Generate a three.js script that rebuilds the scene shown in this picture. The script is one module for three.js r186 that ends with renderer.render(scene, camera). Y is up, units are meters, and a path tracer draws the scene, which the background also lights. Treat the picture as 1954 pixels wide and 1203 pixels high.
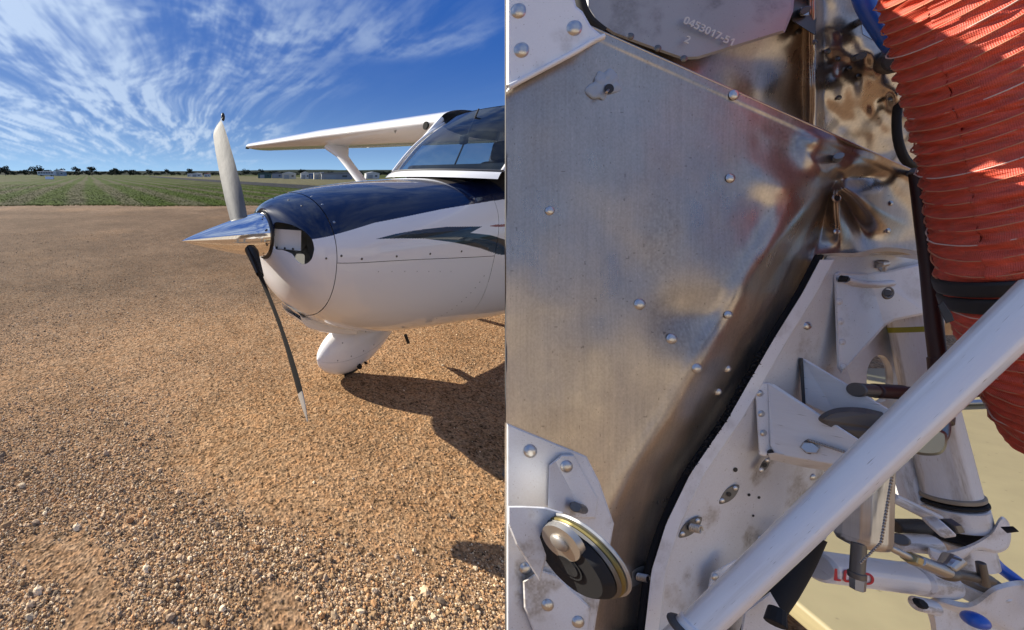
import * as THREE from 'three';
import { mergeGeometries, mergeVertices, toCreasedNormals } from 'three/addons/utils/BufferGeometryUtils.js';
import { RoundedBoxGeometry } from 'three/addons/geometries/RoundedBoxGeometry.js';
import { TextGeometry } from 'three/addons/geometries/TextGeometry.js';
import { FontLoader } from 'three/addons/loaders/FontLoader.js';
import { Brush, Evaluator, SUBTRACTION } from 'three-bvh-csg';

// ───────── camera, sky, sun, exposure ─────────
const V = (x, y, z) => new THREE.Vector3(x, y, z);
const scene = new THREE.Scene();
const FOCAL = 700, CX = 540, CY = 601.5, IMG_W = 1954, IMG_H = 1203, EYE = 1.432, HORIZON = 333;
const PITCH = Math.atan((CY - HORIZON) / FOCAL);
const camera = new THREE.PerspectiveCamera(2 * Math.atan(CY / FOCAL) * 180 / Math.PI, IMG_W / IMG_H, 0.02, 9000);
camera.position.set(0, EYE, 0);
camera.rotation.x = -PITCH;
camera.setViewOffset(2 * (IMG_W - CX), IMG_H, IMG_W - 2 * CX, 0, IMG_W, IMG_H);
camera.updateMatrixWorld(true);
const EXPOSURE = 1.75;
const sunDirection = V(-0.806, 0.485, -0.59).normalize();
const sun = new THREE.DirectionalLight(new THREE.Color().setRGB(1.0, 0.93, 0.80), 5.0);
sun.position.copy(sunDirection).multiplyScalar(40);
sun.target.position.set(0, 0, 0);
sun.castShadow = true;
sun.shadow.mapSize.set(4096, 4096);
Object.assign(sun.shadow.camera, { left: -16, right: 16, top: 16, bottom: -16, near: 1, far: 90 });
sun.shadow.radius = 1;
scene.add(sun, sun.target);

// ───────── seeded noise ─────────
function mulberry(seed) { return () => { seed = (seed + 0x6D2B79F5) | 0; let t = Math.imul(seed ^ (seed >>> 15), 1 | seed); t = (t + Math.imul(t ^ (t >>> 7), 61 | t)) ^ t; return ((t ^ (t >>> 14)) >>> 0) / 4294967296; }; }
const rnd = mulberry(20240);
const HASH = new Float32Array(65536); { const r = mulberry(77); for (let i = 0; i < 65536; i++) HASH[i] = r(); }
const hash2 = (i, j) => HASH[((i * 73 + 31) ^ (j * 1031 + 17)) & 65535];
function noise2(x, y) {
  const i = Math.floor(x), j = Math.floor(y); let u = x - i, v = y - j; u = u * u * (3 - 2 * u); v = v * v * (3 - 2 * v);
  const a = hash2(i, j), b = hash2(i + 1, j), c = hash2(i, j + 1), d = hash2(i + 1, j + 1);
  return a + (b - a) * u + (c - a) * v + (a - b - c + d) * u * v;
}
function fbm(x, y, oct = 4, gain = 0.5) { let s = 0, a = 1, n = 0; for (let k = 0; k < oct; k++) { s += a * noise2(x + k * 17.3, y - k * 9.1); n += a; a *= gain; x *= 2.03; y *= 2.03; } return s / n; }
// tiling noise (period p cells)
function tnoise(x, y, p) {
  const i = Math.floor(x), j = Math.floor(y); let u = x - i, v = y - j; u = u * u * (3 - 2 * u); v = v * v * (3 - 2 * v);
  const m = (k) => ((k % p) + p) % p; const i0 = m(i), i1 = m(i + 1), j0 = m(j), j1 = m(j + 1);
  const a = hash2(i0, j0 + p * 7), b = hash2(i1, j0 + p * 7), c = hash2(i0, j1 + p * 7), d = hash2(i1, j1 + p * 7);
  return a + (b - a) * u + (c - a) * v + (a - b - c + d) * u * v;
}
const clamp = (x, a = 0, b = 1) => Math.min(b, Math.max(a, x));
const smooth = (a, b, x) => { const t = clamp((x - a) / (b - a)); return t * t * (3 - 2 * t); };
const mix = (a, b, t) => a + (b - a) * t;
function interp(tab, x) { // tab: [[x, y...], ...]
  if (x <= tab[0][0]) return tab[0].slice(1);
  for (let i = 1; i < tab.length; i++) if (x <= tab[i][0]) { const t = (x - tab[i - 1][0]) / (tab[i][0] - tab[i - 1][0]); return tab[i].slice(1).map((v, k) => mix(tab[i - 1][k + 1], v, t)); }
  return tab[tab.length - 1].slice(1);
}
// smooth (Catmull-Rom like, monotone enough) version
function sinterp(tab, x) {
  const n = tab.length; if (x <= tab[0][0]) return tab[0].slice(1); if (x >= tab[n - 1][0]) return tab[n - 1].slice(1);
  let i = 1; while (x > tab[i][0]) i++;
  const x0 = tab[i - 1][0], x1 = tab[i][0], h = x1 - x0, t = (x - x0) / h, out = [];
  for (let k = 1; k < tab[0].length; k++) {
    const y0 = tab[i - 1][k], y1 = tab[i][k];
    const m0 = i > 1 ? (y1 - tab[i - 2][k]) / (x1 - tab[i - 2][0]) : (y1 - y0) / h;
    const m1 = i < n - 1 ? (tab[i + 1][k] - y0) / (tab[i + 1][0] - x0) : (y1 - y0) / h;
    const t2 = t * t, t3 = t2 * t;
    out.push((2 * t3 - 3 * t2 + 1) * y0 + (t3 - 2 * t2 + t) * h * m0 + (-2 * t3 + 3 * t2) * y1 + (t3 - t2) * h * m1);
  }
  return out;
}

// ───────── the sky: clear blue with streaks of high cirrus ─────────
{
  const W = 3072, H = 1536, data = new Float32Array(W * H * 4);
  const axis = -0.17;                                                  // the wind direction of the cirrus bands
  const ca = Math.cos(axis), sa = Math.sin(axis);
  for (let j = 0; j < H; j++) {
    const el = ((j + 0.5) / H - 0.5) * Math.PI, y = Math.sin(el), ce = Math.cos(el);
    for (let i = 0; i < W; i++) {
      const o = (j * W + i) * 4; data[o + 3] = 1;
      if (el < 0) { data[o] = 0.20; data[o + 1] = 0.17; data[o + 2] = 0.12; continue; }
      const az = ((i + 0.5) / W - 0.5) * 2 * Math.PI, x = Math.cos(az) * ce, z = Math.sin(az) * ce;
      const cosSun = x * sunDirection.x + y * sunDirection.y + z * sunDirection.z;
      const t = 1 - Math.exp(-el / 0.095);
      let r = mix(0.34, 0.008, t), g = mix(0.58, 0.09, t), b = mix(0.85, 0.42, t);
      const glow = Math.pow(clamp(0.5 + 0.5 * cosSun), 7);
      r += 0.13 * glow; g += 0.18 * glow; b += 0.22 * glow;
      const disc = Math.pow(clamp(cosSun), 60); r += 0.9 * disc; g += 0.85 * disc; b += 0.75 * disc;
      // cirrus on a layer above: along / across the wind
      const k = 1 / (y + 0.045), X = x * k, Z = -z * k;
      const along = X * sa + Z * ca, across = X * ca - Z * sa;
      const wx = fbm(along * 0.22 + 3, across * 0.6 + 9, 2) - 0.5, wy = fbm(along * 0.5 + 33, across * 1.1 + 2, 2) - 0.5;
      const u = across + wx * 1.1, v = along + wy * 1.6;
      const bands = fbm(u * 1.5 + 5.2, v * 0.16 + 1.7, 3);
      const fibres = fbm(u * 7.5 + v * 1.2 + 7, v * 0.9 + 1, 5, 0.68);
      const puffs = fbm(u * 5.0 + 40, v * 3.6 + 11, 5, 0.66);
      const deck = Math.max(smooth(1.95, 0.45, across + (fbm(v * 0.6, u * 0.4 + 50, 2) - 0.5) * 2.6), smooth(1.0, -0.8, along + (fbm(v * 0.5 + 9, u * 0.5 + 20, 2) - 0.5) * 1.5));  // second term adds unseen cloud behind the viewer to brighten the bay
      const near = smooth(6.5, 2.8, along);
      const body = mix(fibres, puffs, 0.55 * near);
      let c = smooth(0.36, 0.69, bands * 0.52 + body * 0.48 + 0.035 * near) * (0.10 + 0.95 * smooth(0.30, 0.74, body));
      c *= (0.015 + 0.985 * deck) * smooth(0.0, 0.07, el);
      c = clamp(c * 0.92, 0, 0.7);
      const lit = 1 + 0.35 * glow;
      data[o] = mix(r, 0.56 * lit, c); data[o + 1] = mix(g, 0.68 * lit, c); data[o + 2] = mix(b, 0.84 * lit, c);
    }
  }
  const e = 1 / EXPOSURE; for (let i = 0; i < data.length; i += 4) { data[i] *= e; data[i + 1] *= e; data[i + 2] *= e; }
  const sky = new THREE.DataTexture(data, W, H, THREE.RGBAFormat, THREE.FloatType);
  sky.mapping = THREE.EquirectangularReflectionMapping; sky.magFilter = THREE.LinearFilter; sky.minFilter = THREE.LinearFilter; sky.needsUpdate = true;
  scene.background = sky; scene.environment = sky;
}
const renderer = new THREE.WebGLRenderer({ antialias: true });
renderer.toneMapping = THREE.LinearToneMapping; renderer.toneMappingExposure = EXPOSURE;
renderer.shadowMap.enabled = true;

// ───────── building helpers ─────────
const C = (r, g, b) => new THREE.Color().setRGB(r, g, b);
const mat = (color, roughness = 0.7, metalness = 0, extra = {}) => new THREE.MeshStandardMaterial({ color, roughness, metalness, ...extra });
const phys = (color, roughness, metalness, extra = {}) => new THREE.MeshPhysicalMaterial({ color, roughness, metalness, ...extra });
const matte = (color, extra = {}) => phys(color, 1, 0, { specularIntensity: 0.08, ...extra });   // dry earth and leaves: no sheen
const taken = new Map();
function numbered(name) { const n = taken.get(name) || 0; taken.set(name, n + 1); return n ? `${name}_${String(n).padStart(3, '0')}` : name; }
function shade(m) { m.castShadow = true; m.receiveShadow = true; return m; }
function tag(o, label, category, group) { o.userData.label = label; o.userData.category = category; if (group) o.userData.group = group; return o; }
function thing(name, label, category, base = V(0, 0, 0), turn = 0, group) {
  const g = new THREE.Group(); g.name = numbered(name); g.position.copy(base); g.rotation.y = turn; scene.add(g); g.updateMatrixWorld(true);
  return tag(g, label, category, group);
}
function part(parent, name, geo, m) { const o = shade(new THREE.Mesh(geo, m)); o.name = name; parent.add(o); return o; }
// a part whose geometry was measured in world coordinates
function wpart(parent, name, geo, m) {
  let root = parent; const off = V(0, 0, 0); while (root && root !== scene) { off.add(root.position); root = root.parent; }
  geo.translate(-off.x, -off.y, -off.z); return part(parent, name, geo, m);
}
function structure(name, geo, m) { const o = shade(new THREE.Mesh(geo, m)); o.name = name; o.userData.kind = 'structure'; scene.add(o); return o; }
function stuff(name, label, category, o) { o.name = name; shade(o); o.userData.kind = 'stuff'; tag(o, label, category); scene.add(o); return o; }
// point on the sight line of a measured image point, at a depth along the lens axis
function at(px, py, depth) { return V((px - CX) / FOCAL * depth, -(py - CY) / FOCAL * depth, -depth).applyMatrix4(camera.matrixWorld); }
function onGround(px, py, h = 0) { const p = at(px, py, 1), t = (h - EYE) / (p.y - EYE); return V(p.x * t, h, p.z * t); }
function tex(w, h, fn, { srgb = true, repeat = true, channels } = {}) {
  const d = new Uint8Array(w * h * 4);
  for (let j = 0; j < h; j++) for (let i = 0; i < w; i++) { const c = fn(i / w, j / h, i, j), o = (j * w + i) * 4; d[o] = clamp(c[0]) * 255; d[o + 1] = clamp(c[1]) * 255; d[o + 2] = clamp(c[2]) * 255; d[o + 3] = 255; }
  const t = new THREE.DataTexture(d, w, h); t.colorSpace = srgb ? THREE.SRGBColorSpace : THREE.NoColorSpace;
  t.wrapS = t.wrapT = repeat === 'mirror' ? THREE.MirroredRepeatWrapping : repeat ? THREE.RepeatWrapping : THREE.ClampToEdgeWrapping; t.magFilter = THREE.LinearFilter; t.minFilter = THREE.LinearMipmapLinearFilter; t.generateMipmaps = true; t.needsUpdate = true; return t;
}
const enc = (v) => v <= 0.0031308 ? 12.92 * v : 1.055 * Math.pow(v, 1 / 2.4) - 0.055;   // linear to sRGB
function gridGeo(nu, nv, fn, uvfn) { // fn(u,v) -> Vector3, u,v in 0..1
  const pos = [], uv = [], idx = [];
  for (let j = 0; j <= nv; j++) for (let i = 0; i <= nu; i++) { const p = fn(i / nu, j / nv); pos.push(p.x, p.y, p.z); const q = uvfn ? uvfn(i / nu, j / nv, p) : [i / nu, j / nv]; uv.push(q[0], q[1]); }
  for (let j = 0; j < nv; j++) for (let i = 0; i < nu; i++) { const a = j * (nu + 1) + i, b = a + 1, c = a + nu + 1, d = c + 1; idx.push(a, b, d, a, d, c); }
  const g = new THREE.BufferGeometry(); g.setAttribute('position', new THREE.Float32BufferAttribute(pos, 3)); g.setAttribute('uv', new THREE.Float32BufferAttribute(uv, 2)); g.setIndex(idx); g.computeVertexNormals(); return g;
}
function box(w, h, d, x = 0, y = 0, z = 0) { return new THREE.BoxGeometry(w, h, d).translate(x, y, z); }
function rbox(w, h, d, r, x = 0, y = 0, z = 0, seg = 2) { return new RoundedBoxGeometry(w, h, d, seg, r).translate(x, y, z); }
function rodGeo(a, b, r0, r1 = r0, seg = 20, bevel = 0) {
  const L = a.distanceTo(b), bv = Math.min(bevel || Math.min(r0, r1) * 0.12, L * 0.3);
  const g = new THREE.LatheGeometry([[0, 0], [r0 - bv, 0], [r0, bv], [r1, L - bv], [r1 - bv, L], [0, L]].map(([x, y]) => new THREE.Vector2(x, y)), seg);
  const n = toCreasedNormals(g, 0.6); n.applyQuaternion(new THREE.Quaternion().setFromUnitVectors(V(0, 1, 0), b.clone().sub(a).normalize())); return n.translate(a.x, a.y, a.z);
}
function tubeGeo(pts, r, seg = 48, rs = 14) { return new THREE.TubeGeometry(new THREE.CatmullRomCurve3(pts, false, 'centripetal'), seg, r, rs, false); }
function mergeAll(list) { return mergeGeometries(list.map((g) => { const n = g.index ? g.toNonIndexed() : g.clone(); for (const k of Object.keys(n.attributes)) if (!['position', 'normal', 'uv'].includes(k)) n.deleteAttribute(k); if (!n.attributes.uv) n.setAttribute('uv', new THREE.Float32BufferAttribute(new Float32Array(n.attributes.position.count * 2), 2)); return n; })); }

// ───────── the setting: soil, gravel apron, grass field, runway, hills ─────────
const sandiness = (x, z) => {   // 1 where the apron is smooth orange sand, 0 where coarse gravel covers it
  const n = fbm(x * 1.1 + 4, z * 1.1 + 8, 4) - 0.5, d = Math.hypot((x - 0.75) / 1.5, (z + 1.75) / 0.85);
  return clamp(0.9 * smooth(1.3, 0.7, d + n * 1.3) + 0.18 * smooth(0.56, 0.74, fbm(x * 0.9 + 60, z * 0.9 + 31, 4)));
};
{
  // soil far and wide under everything
  const g = new THREE.PlaneGeometry(7000, 7000, 1, 1).rotateX(-Math.PI / 2).translate(0, -0.05, 0);
  structure('ground', g, matte(C(0.075, 0.080, 0.032)));
}
const farEdge = (x) => 19 + (fbm(x * 0.35, 3, 3) - 0.5) * 1.4 + (fbm(x * 2.2, 9, 3) - 0.5) * 0.7;
{
  // gravel apron: one sheet with a ragged far edge
  const P = 256;
  const dirt = tex(2048, 2048, (u, v) => {
    const a = tnoise(u * P * 1.0, v * P, P), b = tnoise(u * 512, v * 512, 512), c = tnoise(u * 1024, v * 1024, 1024), l = tnoise(u * 32, v * 32, 32);
    let k = 0.55 + 0.22 * (a - 0.5) + 0.5 * (b - 0.5) + 0.5 * (c - 0.5) + 0.14 * (l - 0.5);
    const dark = b < 0.16 ? (0.16 - b) * 2.6 : 0, pale = c > 0.86 ? (c - 0.86) * 3 : 0;
    k = clamp(k - dark, 0.06, 1);
    const hue = tnoise(u * 200 + 3, v * 200 + 5, 200);
    return [enc(0.80 * k + pale * 0.35), enc(0.655 * k * (0.93 + 0.14 * hue) + pale * 0.34), enc(0.47 * k * (0.86 + 0.28 * hue) + pale * 0.31)];
  });
  const bump = tex(2048, 2048, (u, v) => { const b = tnoise(u * 512, v * 512, 512), c = tnoise(u * 256, v * 256, 256), d = tnoise(u * 1024, v * 1024, 1024); const k = 0.45 * b * b + 0.3 * c + 0.25 * d; return [k, k, k]; }, { srgb: false });
  const nx = 300, nz = 230, X0 = -42, X1 = 42, Z0 = -11;
  const warp = (t) => Math.sign(t - 0.5) * Math.pow(Math.abs(2 * t - 1), 1.9) * 0.5 + 0.5;
  const g = gridGeo(nx, nz, (u, v) => {
    const x = mix(X0, X1, warp(u)), zf = farEdge(x), t = v < 0.25 ? mix(Z0, 0, v / 0.25) : zf * Math.pow((v - 0.25) / 0.75, 1.7);
    return V(x, (fbm(x * 1.6, t * 1.6, 3) - 0.5) * 0.012, -t);
  }, (u, v, p) => [p.x / 5.2, p.z / 5.2]);
  const pos = g.attributes.position, col = new Float32Array(pos.count * 3);
  for (let i = 0; i < pos.count; i++) {
    const x = pos.getX(i), z = pos.getZ(i), s = sandiness(x, z), n = fbm(x * 0.8, z * 0.8, 4), strip = smooth(14.5, 17.5, -z + (n - 0.5) * 3);
    const m = fbm(x * 0.23 + 7, z * 0.23 + 3, 3), tan = smooth(-4.6, -2.7, z + (m - 0.5) * 3.5 + 0.25 * x), r = mix(mix(0.40, 0.66, tan), 0.70, s), gg = mix(mix(0.325, 0.495, tan), 0.505, s), b = mix(mix(0.285, 0.385, tan), 0.36, s), k = 0.72 + 0.50 * n + strip * 0.34;
    col[i * 3] = r * k; col[i * 3 + 1] = gg * k; col[i * 3 + 2] = b * k;
  }
  g.setAttribute('color', new THREE.Float32BufferAttribute(col, 3));
  structure('gravel_apron', g, matte(C(1, 1, 1), { map: dirt, bumpMap: bump, bumpScale: 0.009, vertexColors: true }));
}
{
  // loose stones lying on the apron
  const kinds = [];
  for (let k = 0; k < 3; k++) {
    const g = new THREE.IcosahedronGeometry(1, k === 0 ? 1 : 0), p = g.attributes.position, r = mulberry(50 + k), seen = new Map();
    for (let i = 0; i < p.count; i++) { const key = [p.getX(i), p.getY(i), p.getZ(i)].map((q) => q.toFixed(3)).join(); if (!seen.has(key)) seen.set(key, 0.72 + 0.5 * r()); const f = seen.get(key); p.setXYZ(i, p.getX(i) * f, p.getY(i) * f * 0.72, p.getZ(i) * f); }
    g.computeVertexNormals(); kinds.push(g);
  }
  const r = mulberry(901), m4 = new THREE.Matrix4(), q = new THREE.Quaternion(), e = new THREE.Euler(), col = new THREE.Color();
  const palette = [[0.30, 0.21, 0.13], [0.33, 0.25, 0.18], [0.20, 0.14, 0.09], [0.38, 0.30, 0.22], [0.30, 0.18, 0.10], [0.10, 0.08, 0.065], [0.45, 0.39, 0.31], [0.24, 0.19, 0.15], [0.26, 0.18, 0.11]];
  kinds.forEach((g, k) => {
    const N = 62000, inst = new THREE.InstancedMesh(g, phys(C(1, 1, 1), 0.85, 0, { specularIntensity: 0.3 }), N); let n = 0, guard = 0;
    while (n < N && guard++ < N * 6) {
      const d = 0.75 * Math.pow(13, Math.pow(r(), 1.05)), x = (r() * 2 - 1) * (d * 1.05 + 0.7), s = sandiness(x, -d);
      if (r() < s * 0.85) continue;
      if (fbm(x * 3, d * 3 + 20, 3) + 0.25 * (r() - 0.5) < 0.40) continue;
      let size = 0.0014 + 0.0040 * Math.pow(r(), 2.8); if (r() < 0.04) size *= 1.4 + r() * 1.1; size *= 1 - 0.45 * s; size *= 0.95 + 0.35 * smooth(2.4, 1.2, d) + d * 0.03;
      e.set(r() * 0.9, r() * 6.3, r() * 0.9); q.setFromEuler(e);
      m4.compose(V(x, size * (0.1 + 0.25 * r()) + (fbm(x * 1.6, d * 1.6, 3) - 0.5) * 0.012, -d), q, V(size * (0.8 + 0.6 * r()), size * (0.7 + 0.5 * r()), size * (0.8 + 0.6 * r())));
      inst.setMatrixAt(n, m4); const c = palette[(r() * palette.length) | 0], j = 0.75 + 0.7 * r(); inst.setColorAt(n, col.setRGB(c[0] * j * 1.35, c[1] * j * 1.22, c[2] * j * 1.02)); n++;
    }
    inst.count = n;
    stuff(['gravel_stones', 'gravel_chips', 'gravel_grit'][k], ['rounded brown stones strewn over the gravel apron', 'sharp grey and tan chips strewn over the gravel apron', 'small dark grit strewn over the gravel apron'][k], 'gravel', inst);
  });
}
const mow = V(-0.445, 0, -0.895), mowAcross = V(0.895, 0, -0.445);   // direction of the mown lines
{
  // grass field beyond the apron
  const grassTex = tex(1024, 2048, (u, v) => {
    const x = u * 110, y = v * 240;                                  // metres across / along the mown lines
    const l = fbm(x * 0.12, y * 0.05 + 3, 3), f = fbm(x * 1.7, y * 0.55, 4), f2 = noise2(x * 8, y * 4), line = 0.5 + 0.5 * Math.sin(x * 2.3 + fbm(x * 0.3, y * 0.04, 2) * 2.5);
    const lined = smooth(17, 8, Math.abs(x - 55));
    const dry = clamp(smooth(0.42, 0.62, l * 0.55 + f * 0.45) * 0.85 * (1 - 0.6 * lined) + lined * (line - 0.45) * 2.2);
    const k = 0.75 + 0.5 * (f2 - 0.5) + 0.5 * (f - 0.5);
    return [enc(mix(0.060, 0.115, dry) * k), enc(mix(0.090, 0.108, dry) * k), enc(mix(0.008, 0.055, dry) * k)];
  });
  grassTex.wrapS = THREE.MirroredRepeatWrapping; grassTex.wrapT = THREE.MirroredRepeatWrapping;
  const vp = V(0, 0, 0).addScaledVector(mow, 20).add(V(3.2, 0, -4));
  const g = gridGeo(120, 90, (u, v) => { const t = Math.pow(v, 2.4), x = mix(-1, 1, u) * mix(44, 700, t), z = farEdge(x) - 0.6 + t * 560; return V(x, 0.012 + smooth(0, 1.2, z - farEdge(x) + 0.4) * 0.05 - 0.04, -z); },
    (u, v, p) => [(p.clone().sub(vp).dot(mowAcross) + 55) / 110, p.clone().sub(vp).dot(mow) / 240]);
  structure('grass_field', g, matte(C(1, 1, 1), { map: grassTex }));
  // tufts along the near edge of the field
  const blade = (() => { const pos = [], r = mulberry(5); for (let k = 0; k < 7; k++) { const a = r() * 6.28, b = 0.25 + r() * 0.6, h = 0.5 + r() * 0.5, x = (r() - 0.5) * 0.5, z = (r() - 0.5) * 0.5, c = Math.cos(a), s = Math.sin(a), w = 0.045; pos.push(x - s * w, 0, z + c * w, x + s * w, 0, z - c * w, x + c * b * 0.5, h, z + s * b * 0.5); } const g = new THREE.BufferGeometry(); g.setAttribute('position', new THREE.Float32BufferAttribute(pos, 3)); g.computeVertexNormals(); return g; })();
  const r = mulberry(77), N = 52000, inst = new THREE.InstancedMesh(blade, matte(C(1, 1, 1)), N), m4 = new THREE.Matrix4(), q = new THREE.Quaternion(), col = new THREE.Color();
  for (let n = 0; n < N; n++) {
    const t = Math.pow(r(), 1.8), x = (r() * 2 - 1) * (26 + t * 30) - 2, d = farEdge(x) - 0.5 + t * 40, edge = smooth(2.6, 0.2, d - farEdge(x));
    const s = (0.05 + 0.06 * r()) * (1 - 0.3 * edge); q.setFromAxisAngle(V(0, 1, 0), r() * 6.3); m4.compose(V(x, 0.0, -d), q, V(s * 1.6, s, s * 1.6)); inst.setMatrixAt(n, m4);
    const dry = smooth(0.35, 0.7, fbm(x * 0.25, d * 0.12, 3) + 0.3 * (r() - 0.5)) * (1 - 0.6 * edge), k = 0.7 + 0.6 * r(); inst.setColorAt(n, col.setRGB(mix(0.075, 0.13, dry) * k, mix(0.115, 0.12, dry) * k, mix(0.010, 0.06, dry) * k));
  }
  stuff('grass_tufts', 'short green and dry grass along the edge of the gravel', 'grass', inst);
}
{
  // runway: a dark sealed strip crossing the field, with a pale dry verge behind
  const a0 = onGround(300, 337.2), a1 = onGround(300, 339.2), b0 = onGround(640, 357), b1 = onGround(640, 366);
  const strip = (p, q, s, t, y, n) => gridGeo(n, 6, (u, v) => { const A = p.clone().lerp(q, u), B = s.clone().lerp(t, u), o = A.lerp(B, v); o.y = y; return o; }, (u, v, o) => [o.x / 6, o.z / 6]);
  const asphalt = tex(256, 256, (u, v) => { const k = 0.045 + 0.03 * (tnoise(u * 64, v * 64, 64) - 0.5) + 0.02 * (tnoise(u * 8, v * 8, 8) - 0.5); return [enc(k), enc(k), enc(k * 1.05)]; });
  const dryT = tex(256, 256, (u, v) => { const k = 0.8 + 0.6 * (tnoise(u * 64, v * 64, 64) - 0.5) + 0.4 * (tnoise(u * 8, v * 8, 8) - 0.5); return [enc(0.17 * k), enc(0.155 * k), enc(0.085 * k)]; });
  const dir = b0.clone().sub(a0).normalize(); const far = (p, l) => p.clone().addScaledVector(dir, l);
  structure('runway', strip(far(a0, -60), far(b0, 60), far(a1, -60), far(b1, 60), 0.032, 80), matte(C(1, 1, 1), { map: asphalt }));
  const up = V(dir.z, 0, -dir.x); const away = up.z < 0 ? up : up.negate();
  structure('runway_verge', strip(far(a0, -60), far(b0, 60), far(a0, -60).addScaledVector(away, 70), far(b0, 60).addScaledVector(away, 70), 0.030, 80), matte(C(1, 1, 1), { map: dryT }));
}
{
  // low wooded ridge on the horizon
  const ridge = (R, h, z0, seed) => gridGeo(160, 6, (u, v) => { const a = mix(-1.15, 1.25, u), hh = h(a) + (fbm(a * 60 + seed, v * 3, 4) - 0.5) * 2.5; return V(Math.sin(a) * (R + v * 120), Math.max(-1, hh * Math.sin(v * Math.PI / 2)) - 0.5, -Math.cos(a) * (R + v * 120)); }, (u, v) => [u * 60, v * 3]);
  const wood = tex(256, 256, (u, v) => { const k = 0.5 + 0.9 * (tnoise(u * 64, v * 64, 64) - 0.3); return [enc(0.05 * k), enc(0.062 * k), enc(0.045 * k)]; });
  structure('hills', ridge(1500, (a) => 9 + 7 * smooth(-0.5, 0.1, a) + 6 * fbm(a * 5 + 3, 1, 3), 0, 1), matte(C(1, 1, 1), { map: wood }));
}

// ───────── far side of the airfield: tree belt, single trees, sheds, marker ─────────
const barkMat = mat(C(0.11, 0.085, 0.065), 0.95);
const leafMats = [mat(C(0.030, 0.042, 0.020), 0.95), mat(C(0.040, 0.052, 0.024), 0.95), mat(C(0.026, 0.036, 0.022), 0.95)];
function crownGeo(seed, w, h, n) {   // leaf clumps spread through an uneven crown
  const r = mulberry(seed), pos = [], nrm = [];
  const lobes = []; for (let k = 0; k < 7; k++) lobes.push([(r() - 0.5) * w * 0.75, h * (0.42 + 0.42 * r()), (r() - 0.5) * w * 0.5, w * (0.16 + 0.13 * r()), h * (0.13 + 0.1 * r())]);
  for (let k = 0; k < n; k++) {
    const L = lobes[(r() * lobes.length) | 0], t = r() * 6.283, p = Math.acos(2 * r() - 1), q = Math.cbrt(r());
    const x = L[0] + L[3] * q * Math.sin(p) * Math.cos(t), y = L[1] + L[4] * q * Math.cos(p), z = L[2] + L[3] * q * Math.sin(p) * Math.sin(t), s = w * (0.03 + 0.035 * r());
    for (let m = 0; m < 2; m++) { const a = r() * 6.28, b = (r() - 0.5) * 2; const ux = Math.cos(a) * s, uz = Math.sin(a) * s, vy = Math.cos(b) * s, vx = -Math.sin(a) * Math.sin(b) * s, vz = Math.cos(a) * Math.sin(b) * s;
      pos.push(x - ux, y, z - uz, x + ux, y, z + uz, x + vx, y + vy, z + vz, x + ux, y, z + uz, x - ux, y, z - uz, x - vx, y - vy * 0.7, z - vz); }
  }
  const g = new THREE.BufferGeometry(); g.setAttribute('position', new THREE.Float32BufferAttribute(pos, 3)); g.computeVertexNormals(); return g;
}
const crowns = [0, 1, 2, 3].map((k) => crownGeo(300 + k, 1, 1, 260));
function trunkGeo(seed) { const r = mulberry(seed), list = [rodGeo(V(0, 0, 0), V(0.02, 0.5, 0), 0.035, 0.022, 7)]; for (let k = 0; k < 4; k++) { const a = k * 1.6 + r(); list.push(rodGeo(V(0.01, 0.3 + 0.06 * k, 0), V(Math.cos(a) * 0.28, 0.62 + 0.12 * r(), Math.sin(a) * 0.2), 0.016, 0.006, 5)); } return mergeAll(list); }
const trunks = [0, 1].map((k) => trunkGeo(40 + k));
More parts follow.
